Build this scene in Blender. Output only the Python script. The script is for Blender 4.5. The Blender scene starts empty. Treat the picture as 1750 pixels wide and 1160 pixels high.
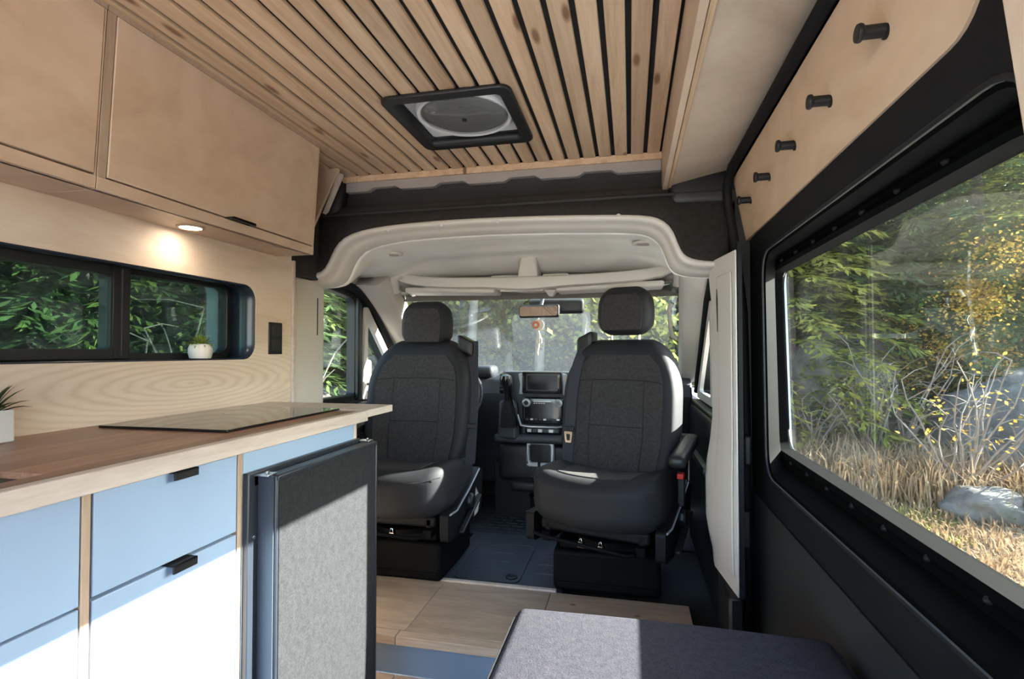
import bpy, bmesh, math, random
from mathutils import Vector, Matrix, noise as mnoise
R = math.radians
sc = bpy.context.scene
COL = sc.collection

# ------------------------------------------------------------------ camera
CAM = Vector((0, 0, 1.12))
cd = bpy.data.cameras.new('camera'); co = bpy.data.objects.new('camera', cd); COL.objects.link(co)
cd.sensor_width = 36; cd.lens = 900 / 1750 * 36; cd.clip_start = 0.02; cd.clip_end = 300
co.location = CAM; co.rotation_euler = (R(91.3), 0, R(12.65))
sc.camera = co

# ------------------------------------------------------------------ sky, sun, exposure
SUN_DIR = Vector((-1.28, -0.46, -0.665)).normalized()      # the way the light travels
w = bpy.data.worlds.new('world'); sc.world = w; w.use_nodes = True
wn = w.node_tree; wn.nodes.clear()
sky = wn.nodes.new('ShaderNodeTexSky'); sky.sky_type = 'NISHITA'; sky.sun_disc = False
sky.sun_elevation = math.asin(-SUN_DIR.z); sky.sun_rotation = math.atan2(-SUN_DIR.x, -SUN_DIR.y)
sky.dust_density = 1.0; sky.air_density = 1.0; sky.ozone_density = 0.6
bg = wn.nodes.new('ShaderNodeBackground'); bg.inputs[1].default_value = 0.6
wo = wn.nodes.new('ShaderNodeOutputWorld')
wn.links.new(sky.outputs[0], bg.inputs[0]); wn.links.new(bg.outputs[0], wo.inputs[0])
sd = bpy.data.lights.new('sun', 'SUN'); sd.energy = 24.0; sd.angle = R(0.53); sd.color = (1, 0.95, 0.88)
so = bpy.data.objects.new('sun', sd); COL.objects.link(so); so.location = (8, 4, 8)
so.rotation_euler = SUN_DIR.to_track_quat('-Z', 'Y').to_euler()
sc.view_settings.view_transform = 'Standard'; sc.view_settings.look = 'None'
sc.view_settings.gamma = 1; sc.view_settings.use_curve_mapping = False
sc.view_settings.exposure = 1.68
sc.cycles.diffuse_bounces = 5; sc.cycles.glossy_bounces = 3; sc.cycles.max_bounces = 10; sc.cycles.transparent_max_bounces = 12
sc.cycles.caustics_reflective = False; sc.cycles.caustics_refractive = False
sc.cycles.sample_clamp_indirect = 6

# ------------------------------------------------------------------ materials
MATS = {}
def nt(name):
    m = bpy.data.materials.new(name); m.use_nodes = True; t = m.node_tree
    return m, t, t.nodes['Principled BSDF']
def mathn(t, op, a, b=None):
    n = t.nodes.new('ShaderNodeMath'); n.operation = op
    for i, v in enumerate((a, b)):
        if v is None: continue
        if isinstance(v, (int, float)): n.inputs[i].default_value = v
        else: t.links.new(v, n.inputs[i])
    return n.outputs[0]
def ramp(t, fac, stops):
    n = t.nodes.new('ShaderNodeValToRGB'); e = n.color_ramp.elements
    e[0].position, e[0].color = stops[0][0], (*stops[0][1], 1)
    e[1].position, e[1].color = stops[-1][0], (*stops[-1][1], 1)
    for p, c in stops[1:-1]:
        x = e.new(p); x.color = (*c, 1)
    t.links.new(fac, n.inputs[0]); return n.outputs[0]
def mixc(t, fac, a, b, mode='MIX'):
    n = t.nodes.new('ShaderNodeMix'); n.data_type = 'RGBA'; n.blend_type = mode
    for k, v in ((0, fac), (6, a), (7, b)):
        if isinstance(v, (int, float)): n.inputs[k].default_value = v
        elif isinstance(v, tuple): n.inputs[k].default_value = (*v, 1)
        else: t.links.new(v, n.inputs[k])
    return n.outputs[2]
def coords(t, scale=(1, 1, 1), rnd=False, rot=(0, 0, 0)):
    tc = t.nodes.new('ShaderNodeTexCoord'); mp = t.nodes.new('ShaderNodeMapping')
    mp.inputs['Scale'].default_value = scale; mp.inputs['Rotation'].default_value = rot
    t.links.new(tc.outputs['Object'], mp.inputs[0])
    if rnd:
        oi = t.nodes.new('ShaderNodeObjectInfo'); ml = mathn(t, 'MULTIPLY', oi.outputs['Random'], 37.0)
        cb = t.nodes.new('ShaderNodeCombineXYZ')
        for k in range(3): t.links.new(ml, cb.inputs[k])
        t.links.new(cb.outputs[0], mp.inputs['Location'])
    return mp.outputs[0]
def noise(t, vec, scale, detail=3, rough=0.5, dist=0.0):
    n = t.nodes.new('ShaderNodeTexNoise'); n.inputs['Scale'].default_value = scale
    n.inputs['Detail'].default_value = detail; n.inputs['Roughness'].default_value = rough; n.inputs['Distortion'].default_value = dist
    t.links.new(vec, n.inputs['Vector']); return n.outputs[0]
def bump(t, b, h, strength=0.2, dist=0.01):
    n = t.nodes.new('ShaderNodeBump'); n.inputs['Strength'].default_value = strength; n.inputs['Distance'].default_value = dist
    t.links.new(h, n.inputs['Height']); t.links.new(n.outputs[0], b.inputs['Normal'])
def plain(name, col, rough=0.5, metal=0.0, spec=0.5, mottle=0.06, mscale=6, bmp=0.0, bscale=300):
    m, t, b = nt(name)
    v = coords(t); n = noise(t, v, mscale, 4)
    lo = tuple(max(0, c * (1 - mottle * 2)) for c in col); hi = tuple(min(1, c * (1 + mottle * 2)) for c in col)
    t.links.new(ramp(t, n, [(0.25, lo), (0.75, hi)]), b.inputs['Base Color'])
    b.inputs['Roughness'].default_value = rough; b.inputs['Metallic'].default_value = metal
    b.inputs['Specular IOR Level'].default_value = spec
    if bmp: bump(t, b, noise(t, v, bscale, 2), bmp, 0.002)
    MATS[name] = m; return m
def wood(name, dark, mid, light, stretch=(14, 1.2, 14), scale=1.6, rough=0.5, rnd=False, knots=0.0, kscale=(9, 2.4, 9), kcol=(0.16, 0.07, 0.03), fine=0.3, dist=1.2, var=0.0, big=0.0):
    m, t, b = nt(name)
    v = coords(t, stretch, rnd)
    n = noise(t, v, scale, 5, 0.55, dist)
    c = ramp(t, n, [(0.28, dark), (0.5, mid), (0.72, light)])
    f = noise(t, coords(t, tuple(s * 6 for s in stretch), rnd), scale * 1.5, 3)
    c = mixc(t, fine, c, ramp(t, f, [(0.3, dark), (0.7, light)]), 'MIX')
    if big:      # cathedral figure around a flat-sawn heart
        mp = t.nodes.new('ShaderNodeMapping'); mp.vector_type = 'TEXTURE'
        mp.inputs['Location'].default_value = (0.03, 1.313 - 0.6, 1.026); mp.inputs['Scale'].default_value = (1, 3.6, 0.62)
        tc = t.nodes.new('ShaderNodeTexCoord'); t.links.new(tc.outputs['Object'], mp.inputs[0])
        wv = t.nodes.new('ShaderNodeTexWave'); wv.wave_type = 'RINGS'; wv.rings_direction = 'X'
        wv.inputs['Scale'].default_value = 17; wv.inputs['Distortion'].default_value = 2.2; wv.inputs['Detail'].default_value = 2; wv.inputs['Detail Scale'].default_value = 2.0
        t.links.new(mp.outputs[0], wv.inputs['Vector'])
        ln = t.nodes.new('ShaderNodeVectorMath'); ln.operation = 'LENGTH'; t.links.new(mp.outputs[0], ln.inputs[0])
        fd = t.nodes.new('ShaderNodeMapRange'); fd.inputs[1].default_value = 0.10; fd.inputs[2].default_value = 0.34; fd.inputs[3].default_value = big; fd.inputs[4].default_value = big * 0.12
        t.links.new(ln.outputs['Value'], fd.inputs[0])
        c = mixc(t, fd.outputs[0], c, ramp(t, wv.outputs[1], [(0.0, dark), (0.3, mid), (1.0, light)]))
    if var:
        oi = t.nodes.new('ShaderNodeObjectInfo')
        hv = t.nodes.new('ShaderNodeHueSaturation'); t.links.new(c, hv.inputs['Color'])
        t.links.new(mathn(t, 'ADD', mathn(t, 'MULTIPLY', oi.outputs['Random'], var), 1 - var / 2), hv.inputs['Value'])
        c = hv.outputs[0]
    if knots:
        vo = t.nodes.new('ShaderNodeTexVoronoi'); vo.voronoi_dimensions = '2D' if rnd else '3D'; vo.inputs['Scale'].default_value = 1.0
        t.links.new(coords(t, kscale, rnd), vo.inputs['Vector'])
        k = t.nodes.new('ShaderNodeMapRange'); k.inputs[1].default_value = knots * 0.45; k.inputs[2].default_value = knots; k.inputs[3].default_value = 1; k.inputs[4].default_value = 0
        t.links.new(vo.outputs['Distance'], k.inputs[0])
        sp = t.nodes.new('ShaderNodeSeparateColor'); t.links.new(vo.outputs['Color'], sp.inputs[0])
        on = mathn(t, 'GREATER_THAN', sp.outputs[0], 0.66)
        c = mixc(t, mathn(t, 'MULTIPLY', mathn(t, 'MULTIPLY', k.outputs[0], on), 0.85), c, kcol)
    t.links.new(c, b.inputs['Base Color']); b.inputs['Roughness'].default_value = rough
    b.inputs['Specular IOR Level'].default_value = 0.4
    bump(t, b, n, 0.08, 0.003)
    MATS[name] = m; return m
def fabric(name, a, c, scale=420, rough=0.95, sheen=0.0, bmp=0.5, cell=0.5):
    m, t, b = nt(name)
    v = coords(t); n = noise(t, v, scale, 2, 0.6); n2 = noise(t, v, scale * 0.22, 3, 0.6)
    t.links.new(ramp(t, mathn(t, 'ADD', mathn(t, 'MULTIPLY', n, 1 - cell), mathn(t, 'MULTIPLY', n2, cell)), [(0.36, a), (0.64, c)]), b.inputs['Base Color'])
    b.inputs['Roughness'].default_value = rough; b.inputs['Specular IOR Level'].default_value = 0.2
    b.inputs['Sheen Weight'].default_value = sheen
    bump(t, b, n, bmp, 0.002); MATS[name] = m; return m
def emit(name, col, st):
    m, t, b = nt(name); b.inputs['Base Color'].default_value = (*col, 1)
    b.inputs['Emission Color'].default_value = (*col, 1); b.inputs['Emission Strength'].default_value = st; MATS[name] = m; return m
def glass(name, tint, refl=1.0, dust=0.0, dcol=(0.8, 0.8, 0.78), dscale=2.0, lo=0.45, hi=0.75, base=0.0):
    # a pane: see-through body, mirror reflection at the surface, a film of dust that catches light
    m = bpy.data.materials.new(name); m.use_nodes = True; t = m.node_tree; t.nodes.clear()
    tr = t.nodes.new('ShaderNodeBsdfTransparent'); tr.inputs[0].default_value = (*tint, 1)
    gl = t.nodes.new('ShaderNodeBsdfGlossy'); gl.inputs['Roughness'].default_value = 0.0
    fr = t.nodes.new('ShaderNodeFresnel'); fr.inputs[0].default_value = 1.5
    mx = t.nodes.new('ShaderNodeMixShader')
    t.links.new(mathn(t, 'MULTIPLY', fr.outputs[0], refl), mx.inputs[0])
    t.links.new(tr.outputs[0], mx.inputs[1]); t.links.new(gl.outputs[0], mx.inputs[2])
    out = mx.outputs[0]
    if dust:
        df = t.nodes.new('ShaderNodeBsdfDiffuse'); df.inputs[0].default_value = (*dcol, 1)
        tl = t.nodes.new('ShaderNodeBsdfTranslucent'); tl.inputs[0].default_value = (*dcol, 1)
        m2 = t.nodes.new('ShaderNodeMixShader'); m2.inputs[0].default_value = 0.6
        t.links.new(df.outputs[0], m2.inputs[1]); t.links.new(tl.outputs[0], m2.inputs[2])
        n = noise(t, coords(t), dscale, 5, 0.6, 0.8)
        mr = t.nodes.new('ShaderNodeMapRange'); mr.inputs[1].default_value = lo; mr.inputs[2].default_value = hi
        mr.inputs[3].default_value = base; mr.inputs[4].default_value = dust
        t.links.new(n, mr.inputs[0])
        m3 = t.nodes.new('ShaderNodeMixShader'); t.links.new(mr.outputs[0], m3.inputs[0])
        t.links.new(out, m3.inputs[1]); t.links.new(m2.outputs[0], m3.inputs[2]); out = m3.outputs[0]
    o = t.nodes.new('ShaderNodeOutputMaterial'); t.links.new(out, o.inputs[0]); MATS[name] = m; return m
def leafmat(name, cols, trans=0.35, sc_=3.0):
    m = bpy.data.materials.new(name); m.use_nodes = True; t = m.node_tree; t.nodes.clear()
    n = noise(t, coords(t), sc_, 4, 0.7)
    st = [(0.3 + 0.4 * i / (len(cols) - 1), c) for i, c in enumerate(cols)]
    c = ramp(t, n, st)
    d = t.nodes.new('ShaderNodeBsdfDiffuse'); l = t.nodes.new('ShaderNodeBsdfTranslucent')
    t.links.new(c, d.inputs[0]); t.links.new(c, l.inputs[0])
    mx = t.nodes.new('ShaderNodeMixShader'); mx.inputs[0].default_value = trans
    t.links.new(d.outputs[0], mx.inputs[1]); t.links.new(l.outputs[0], mx.inputs[2])
    o = t.nodes.new('ShaderNodeOutputMaterial'); t.links.new(mx.outputs[0], o.inputs[0]); MATS[name] = m; return m

wood('cab_ply', (0.44, 0.31, 0.218), (0.55, 0.408, 0.298), (0.63, 0.487, 0.372), (2.2, 1.6, 2.2), 1.3, 0.42, fine=0.18, dist=2.0)
wood('wall_ply', (0.53, 0.405, 0.305), (0.65, 0.53, 0.43), (0.72, 0.615, 0.52), (6, 0.9, 6), 1.5, 0.55, fine=0.2, dist=1.5, big=0.42)
wood('door_ply', (0.49, 0.325, 0.205), (0.59, 0.41, 0.275), (0.66, 0.48, 0.335), (3, 1.2, 3), 1.3, 0.5, fine=0.2, dist=2.0, knots=0.1, kscale=(3, 2.2, 3), kcol=(0.34, 0.2, 0.1))
wood('soffit_ply', (0.38, 0.285, 0.21), (0.47, 0.365, 0.28), (0.54, 0.43, 0.34), (2.2, 1.6, 2.2), 1.3, 0.5, fine=0.2, dist=2.0)
wood('slat', (0.42, 0.265, 0.155), (0.575, 0.395, 0.255), (0.67, 0.495, 0.345), (16, 1.0, 16), 1.6, 0.38, rnd=True, knots=0.13, kscale=(11, 3.2, 8), var=0.28, fine=0.25)
wood('counter_top', (0.17, 0.080, 0.045), (0.25, 0.128, 0.078), (0.34, 0.19, 0.125), (18, 1.0, 18), 1.4, 0.33, rnd=True, var=0.5, fine=0.3)
wood('counter_edge', (0.42, 0.34, 0.285), (0.54, 0.465, 0.41), (0.62, 0.55, 0.50), (14, 1.5, 14), 1.6, 0.45)
wood('stile', (0.29, 0.205, 0.145), (0.38, 0.28, 0.205), (0.46, 0.35, 0.265), (16, 16, 1.2), 1.4, 0.5)
wood('end_grain', (0.26, 0.15, 0.08), (0.42, 0.27, 0.16), (0.6, 0.43, 0.28), (40, 0.6, 40), 2.0, 0.6)
wood('floor_plank', (0.31, 0.23, 0.168), (0.44, 0.34, 0.258), (0.54, 0.435, 0.342), (1.4, 9, 9), 1.6, 0.4, rnd=True, knots=0.07, kscale=(4, 7, 4), kcol=(0.14, 0.08, 0.05), var=0.14)
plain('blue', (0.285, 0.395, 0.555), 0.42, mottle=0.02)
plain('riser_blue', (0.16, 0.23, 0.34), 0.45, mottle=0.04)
plain('black_metal', (0.010, 0.010, 0.011), 0.42, spec=0.35, mottle=0.1)
plain('black_plastic', (0.011, 0.0115, 0.013), 0.45, spec=0.4, mottle=0.1, bmp=0.15)
plain('window_black', (0.0022, 0.0022, 0.0024), 0.75, spec=0.03, mottle=0.1)
plain('door_black', (0.010, 0.010, 0.011), 0.55, spec=0.12, mottle=0.1)
plain('pedestal_black', (0.004, 0.004, 0.0045), 0.6, spec=0.08, mottle=0.1)
plain('shield_black', (0.007, 0.0075, 0.009), 0.5, spec=0.15, mottle=0.1)
plain('seat_leather', (0.0155, 0.016, 0.019), 0.65, spec=0.25, mottle=0.06, bmp=0.25, bscale=500)
plain('shelf_shade_felt', (0.16, 0.15, 0.14), 0.95, mottle=0.1)  # grey-brown felt with the shelf cavity's shade put into its colour
plain('black_matte', (0.012, 0.012, 0.013), 0.8, mottle=0.1)
plain('black_rubber', (0.009, 0.009, 0.010), 0.65, spec=0.15, mottle=0.1)
plain('vinyl', (0.020, 0.021, 0.023), 0.55, spec=0.35, mottle=0.12, bmp=0.3, bscale=500)
plain('carpet', (0.022, 0.018, 0.017), 0.95, mottle=0.2, mscale=60, bmp=0.8, bscale=900)
plain('bulkhead', (0.028, 0.026, 0.026), 0.85, mottle=0.12, bmp=0.5, bscale=700)
plain('beige', (0.58, 0.54, 0.505), 0.6, mottle=0.02, bmp=0.08, bscale=600)
plain('headliner', (0.78, 0.76, 0.73), 0.85, mottle=0.03, bmp=0.15, bscale=900)
plain('grey_beam', (0.33, 0.29, 0.27), 0.6, mottle=0.05)
plain('white_paint', (0.72, 0.73, 0.74), 0.3, mottle=0.02)
plain('ceramic', (0.68, 0.65, 0.62), 0.5, mottle=0.04)
plain('concrete_white', (0.62, 0.61, 0.6), 0.75, mottle=0.05, bmp=0.2, bscale=200)
plain('soil', (0.05, 0.035, 0.02), 0.95, mottle=0.3, mscale=80)
plain('steel', (0.55, 0.56, 0.58), 0.25, 1.0, mottle=0.05)
plain('chrome', (0.75, 0.76, 0.78), 0.12, 1.0, mottle=0.02)
plain('sink_bronze', (0.045, 0.022, 0.012), 0.5, 0.1, mottle=0.1)
plain('dash', (0.034, 0.038, 0.046), 0.5, mottle=0.1, bmp=0.25, bscale=500)
plain('dash_gloss', (0.01, 0.011, 0.013), 0.15, mottle=0.1)
plain('dash_silver', (0.45, 0.47, 0.50), 0.3, 0.4, mottle=0.04)
plain('mat_rubber', (0.045, 0.055, 0.068), 0.5, mottle=0.1, bmp=0.3, bscale=400)
plain('red', (0.55, 0.02, 0.02), 0.4, mottle=0.05)
plain('orange', (0.62, 0.17, 0.08), 0.5, mottle=0.05)
plain('cream', (0.75, 0.68, 0.58), 0.6, mottle=0.05)
plain('fan_grey', (0.66, 0.66, 0.66), 0.4, mottle=0.04)
plain('cooktop', (0.006, 0.006, 0.007), 0.03, mottle=0.05)
plain('print_grey', (0.25, 0.25, 0.26), 0.4, mottle=0.02)
plain('screen', (0.012, 0.014, 0.018), 0.08, mottle=0.2)
plain('fridge_frame', (0.014, 0.018, 0.026), 0.35, mottle=0.06)
plain('fridge_side', (0.022, 0.028, 0.04), 0.5, mottle=0.06)
plain('window_reveal', (0.02, 0.028, 0.045), 0.25, mottle=0.06)
fabric('fridge_panel', (0.0085, 0.0092, 0.0115), (0.021, 0.021, 0.0235), 260, 0.85, bmp=0.25, cell=0.35)
fabric('seat_fabric', (0.014, 0.0135, 0.0145), (0.032, 0.031, 0.033), 420)
fabric('seat_panel', (0.026, 0.0245, 0.0255), (0.056, 0.052, 0.053), 420)
fabric('seat_side', (0.024, 0.023, 0.025), (0.05, 0.048, 0.05), 420)
fabric('belt', (0.03, 0.032, 0.04), (0.05, 0.052, 0.062), 700, bmp=0.3)
fabric('bench_fabric', (0.018, 0.0175, 0.0275), (0.043, 0.041, 0.050), 330, bmp=0.5, cell=0.4)
glass('clear_glass', (0.93, 0.97, 0.95), 0.42, 0.0045, dscale=1.6, lo=0.42, hi=0.8, base=0.0)
glass('windshield_glass', (0.90, 0.97, 0.94), 0.5, 0.035, (0.72, 0.85, 0.8), dscale=1.1, lo=0.35, hi=0.8, base=0.010)
glass('tinted_glass', (0.31, 0.40, 0.37), 0.6, 0.03, dscale=30, lo=0.4, hi=0.7, base=0.004)
glass('fan_dome', (0.55, 0.54, 0.53), 1.0, 0.55, (0.85, 0.84, 0.83), dscale=3, lo=0.2, hi=0.7, base=0.35)
m_, t_, b_ = nt('mirror_glass'); b_.inputs['Base Color'].default_value = (0.8, 0.82, 0.82, 1); b_.inputs['Metallic'].default_value = 1; b_.inputs['Roughness'].default_value = 0.02; MATS['mirror_glass'] = m_
glass('fan_lid', (0.2, 0.2, 0.2), 1.0, 0.95, (0.92, 0.92, 0.92), dscale=3, lo=0.0, hi=0.1, base=0.9)
glass('fan_screen', (0.92, 0.92, 0.91), 1.2, 0.15, (0.92, 0.92, 0.92), dscale=0.5, lo=0.0, hi=1.0, base=0.13)
emit('lamp_glow', (1.0, 0.86, 0.68), 14)
leafmat('succulent', [(0.03, 0.05, 0.025), (0.06, 0.09, 0.04), (0.10, 0.12, 0.06)], 0.1, 20)
leafmat('succulent_green', [(0.10, 0.17, 0.03), (0.22, 0.28, 0.06), (0.33, 0.36, 0.1)], 0.15, 25)
leafmat('needles_dark', [(0.03, 0.05, 0.022), (0.065, 0.10, 0.036), (0.12, 0.16, 0.05)], 0.3, 1.2)
leafmat('needles_green', [(0.055, 0.09, 0.03), (0.13, 0.18, 0.05), (0.24, 0.27, 0.07)], 0.35, 1.2)
leafmat('needles_yellow', [(0.09, 0.12, 0.03), (0.24, 0.25, 0.055), (0.40, 0.35, 0.08)], 0.35, 1.2)
leafmat('autumn_leaf', [(0.30, 0.17, 0.04), (0.48, 0.30, 0.05), (0.55, 0.40, 0.10)], 0.4, 3)
leafmat('bright_leaf', [(0.16, 0.20, 0.04), (0.33, 0.35, 0.08), (0.46, 0.42, 0.12)], 0.4, 3)
leafmat('dry_grass', [(0.20, 0.13, 0.075), (0.34, 0.24, 0.145), (0.48, 0.36, 0.24)], 0.2, 1.0)
plain('bark', (0.07, 0.055, 0.045), 0.9, mottle=0.3, mscale=8, bmp=0.8, bscale=40)
plain('pale_bark', (0.36, 0.33, 0.30), 0.85, mottle=0.25, mscale=5, bmp=0.5, bscale=30)
plain('twig', (0.22, 0.18, 0.15), 0.9, mottle=0.2)
def ground_mat():
    m, t, b = nt('ground_soil')
    v = coords(t)
    n1 = noise(t, v, 0.5, 4, 0.6); n2 = noise(t, v, 6, 4, 0.65); n3 = noise(t, v, 0.35, 3, 0.5)
    dry = ramp(t, n2, [(0.3, (0.12, 0.08, 0.05)), (0.5, (0.22, 0.155, 0.10)), (0.72, (0.32, 0.25, 0.17))])
    moss = ramp(t, n2, [(0.3, (0.08, 0.09, 0.02)), (0.7, (0.22, 0.22, 0.05))])
    grav = ramp(t, noise(t, v, 22, 4, 0.7), [(0.3, (0.30, 0.295, 0.285)), (0.7, (0.50, 0.49, 0.475))])
    c = mixc(t, ramp(t, n3, [(0.55, (0, 0, 0)), (0.62, (1, 1, 1))]), dry, moss)
    # bare gravel near the vehicle, earth and litter away from it
    sx = t.nodes.new('ShaderNodeSeparateXYZ'); t.links.new(v, sx.inputs[0])
    dd = mathn(t, 'ADD', mathn(t, 'MULTIPLY', sx.outputs[0], 1.0), mathn(t, 'MULTIPLY', sx.outputs[1], 0.55))
    dd = mathn(t, 'ADD', dd, mathn(t, 'MULTIPLY', n1, 2.2))
    k = t.nodes.new('ShaderNodeMapRange'); k.inputs[1].default_value = 5.0; k.inputs[2].default_value = 5.4
    t.links.new(mathn(t, 'ABSOLUTE', dd), k.inputs[0])
    t.links.new(mixc(t, k.outputs[0], grav, c), b.inputs['Base Color'])
    b.inputs['Roughness'].default_value = 0.95
    bump(t, b, n2, 0.8, 0.05); MATS['ground_soil'] = m
ground_mat()
def rock_mat():
    m, t, b = nt('rock'); v = coords(t)
    n = noise(t, v, 3.0, 6, 0.65); mo = noise(t, v, 1.6, 4, 0.6)
    c = ramp(t, n, [(0.3, (0.062, 0.056, 0.052)), (0.55, (0.15, 0.138, 0.125)), (0.75, (0.27, 0.25, 0.23))])
    c = mixc(t, ramp(t, mo, [(0.58, (0, 0, 0)), (0.66, (0.7, 0.7, 0.7))]), c, (0.06, 0.065, 0.03))
    t.links.new(c, b.inputs['Base Color']); b.inputs['Roughness'].default_value = 0.9; bump(t, b, n, 0.8, 0.06); MATS['rock'] = m
rock_mat()

# ------------------------------------------------------------------ mesh helpers
WL = {}     # world location of every object that can be a parent
def tag(o, label=None, cat=None, group=None, kind=None):
    if label: o['label'] = label
    if cat: o['category'] = cat
    if group: o['group'] = group
    if kind: o['kind'] = kind
    return o
def empty(name, loc, label=None, cat=None, group=None, kind=None, rz=0):
    o = bpy.data.objects.new(name, None); COL.objects.link(o); o.location = loc; o.rotation_euler = (0, 0, rz)
    o.empty_display_size = 0.05; WL[o.name] = Vector(loc)
    return tag(o, label, cat, group, kind)
class G:
    def __init__(s): s.bm = bmesh.new()
    def box(s, x0, x1, y0, y1, z0, z1):
        v = [s.bm.verts.new(p) for p in ((x0, y0, z0), (x1, y0, z0), (x1, y1, z0), (x0, y1, z0), (x0, y0, z1), (x1, y0, z1), (x1, y1, z1), (x0, y1, z1))]
        for f in ((0, 3, 2, 1), (4, 5, 6, 7), (0, 1, 5, 4), (1, 2, 6, 5), (2, 3, 7, 6), (3, 0, 4, 7)): s.bm.faces.new([v[i] for i in f])
        return s
    def hexa(s, pts):
        v = [s.bm.verts.new(p) for p in pts]
        for f in ((0, 3, 2, 1), (4, 5, 6, 7), (0, 1, 5, 4), (1, 2, 6, 5), (2, 3, 7, 6), (3, 0, 4, 7)): s.bm.faces.new([v[i] for i in f])
        return s
    def loft(s, rings, closed=True, cap=True, loop=False):
        vs = [[s.bm.verts.new(p) for p in r] for r in rings]
        n = len(vs[0]); m = len(vs)
        for i in range(m if loop else m - 1):
            a, b = vs[i], vs[(i + 1) % m]
            for j in range(n if closed else n - 1):
                k = (j + 1) % n
                try: s.bm.faces.new((a[j], a[k], b[k], b[j]))
                except ValueError: pass
        if cap and closed and not loop:
            s.bm.faces.new(vs[0][::-1]); s.bm.faces.new(vs[-1])
        return s
    def tube(s, path, r, n=8, cap=True, flat=1.0):
        path = [Vector(p) for p in path]; rings = []
        up = Vector((0, 0, 1))
        for i, p in enumerate(path):
            d = (path[min(i + 1, len(path) - 1)] - path[max(i - 1, 0)]).normalized()
            a = d.cross(up)
            if a.length < 1e-3: a = d.cross(Vector((0, 1, 0)))
            a.normalize(); b = a.cross(d).normalized(); up = b
            rr_ = r[i] if isinstance(r, (list, tuple)) else r
            rings.append([p + a * (math.cos(q) * rr_) + b * (math.sin(q) * rr_ * flat) for q in (2 * math.pi * k / n for k in range(n))])
        return s.loft(rings, True, cap)
    def lathe(s, prof, c, axis='z', n=24):
        rings = []
        for r, h in prof:
            ring = []
            for k in range(n):
                q = 2 * math.pi * k / n; x, y = r * math.cos(q), r * math.sin(q)
                ring.append({'z': (c[0] + x, c[1] + y, c[2] + h), 'x': (c[0] + h, c[1] + x, c[2] + y), 'y': (c[0] + x, c[1] + h, c[2] + y)}[axis])
            rings.append(ring)
        return s.loft(rings)
    def rbox(s, c, size, r, n=8, fn=None):
        c = Vector(c); h = Vector(size) / 2; r = min(r, min(h) * 0.999); cache = {}
        def V(p):
            key = tuple(round(x, 5) for x in p)
            if key in cache: return cache[key]
            q = Vector([max(-h[i] + r, min(h[i] - r, p[i])) for i in range(3)])
            d = Vector(p) - q
            if d.length > 1e-9: d = d.normalized() * r
            w_ = c + q + d
            if fn: w_ = Vector(fn(w_.x, w_.y, w_.z))
            cache[key] = s.bm.verts.new(w_); return cache[key]
        def co_(i):   # cluster samples in the rounded rim
            t = -1 + 2 * i / n; return t
        def lin(L, k):
            e = max(1, n // 4); 
            if k <= e: return -L + r * (k / e)
            if k >= n - e: return L - r * ((n - k) / e)
            return -L + r + (2 * L - 2 * r) * ((k - e) / (n - 2 * e))
        for ax in range(3):
            a, b = (ax + 1) % 3, (ax + 2) % 3
            for sg in (-1, 1):
                for i in range(n):
                    for j in range(n):
                        P = []
                        for (u, v) in ((i, j), (i + 1, j), (i + 1, j + 1), (i, j + 1)):
                            p = [0, 0, 0]; p[ax] = sg * h[ax]; p[a] = lin(h[a], u); p[b] = lin(h[b], v); P.append(V(p))
                        if len(set(P)) == 4:
                            try: s.bm.faces.new(P if sg > 0 else P[::-1])
                            except ValueError: pass
        return s
    def plate(s, loops, fn, ext):
        # flat sheet with holes: loops of 2D points (first outer), fn maps (a, b) to 3D, ext thickness vector
        es = []; 
        for L in loops:
            vs = [s.bm.verts.new(fn(*p)) for p in L]
            es += [s.bm.edges.new((vs[i], vs[(i + 1) % len(vs)])) for i in range(len(vs))]
        g = bmesh.ops.triangle_fill(s.bm, use_beauty=True, use_dissolve=False, edges=es)['geom']
        fs = [f for f in g if isinstance(f, bmesh.types.BMFace)]
        e = bmesh.ops.extrude_face_region(s.bm, geom=fs, use_keep_orig=True)['geom']
        for v in e:
            if isinstance(v, bmesh.types.BMVert): v.co += Vector(ext)
        return s
    def grid(s, nu, nv, fn):
        vs = [[s.bm.verts.new(fn(i / nu, j / nv)) for j in range(nv + 1)] for i in range(nu + 1)]
        for i in range(nu):
            for j in range(nv): s.bm.faces.new((vs[i][j], vs[i + 1][j], vs[i + 1][j + 1], vs[i][j + 1]))
        return s
    def xform(s, M):
        s.bm.transform(M); return s
    def obj(s, name, mat, parent=None, local=False, bev=0, seg=2, smooth=True, angle=0.7, solid=0, label=None, sub=0, recalc=True):
        if recalc: bmesh.ops.recalc_face_normals(s.bm, faces=s.bm.faces)
        me = bpy.data.meshes.new(name)
        if parent is not None and not local:
            s.bm.transform(Matrix.Translation(-WL[parent.name]))
        s.bm.to_mesh(me); s.bm.free()
        me.materials.append(MATS[mat])
        if smooth:
            me.shade_smooth(); me.set_sharp_from_angle(angle=angle)
        o = bpy.data.objects.new(name, me); COL.objects.link(o)
        if parent is not None:
            o.parent = parent; WL[o.name] = WL[parent.name].copy()
        else: WL[o.name] = Vector((0, 0, 0))
        if solid:
            md = o.modifiers.new('solid', 'SOLIDIFY'); md.thickness = solid; md.offset = 0
        if bev:
            md = o.modifiers.new('bevel', 'BEVEL'); md.width = bev; md.segments = seg; md.limit_method = 'ANGLE'; md.angle_limit = R(35)
        if sub:
            md = o.modifiers.new('sub', 'SUBSURF'); md.levels = sub; md.render_levels = sub
        if label: o['label'] = label
        return o
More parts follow.
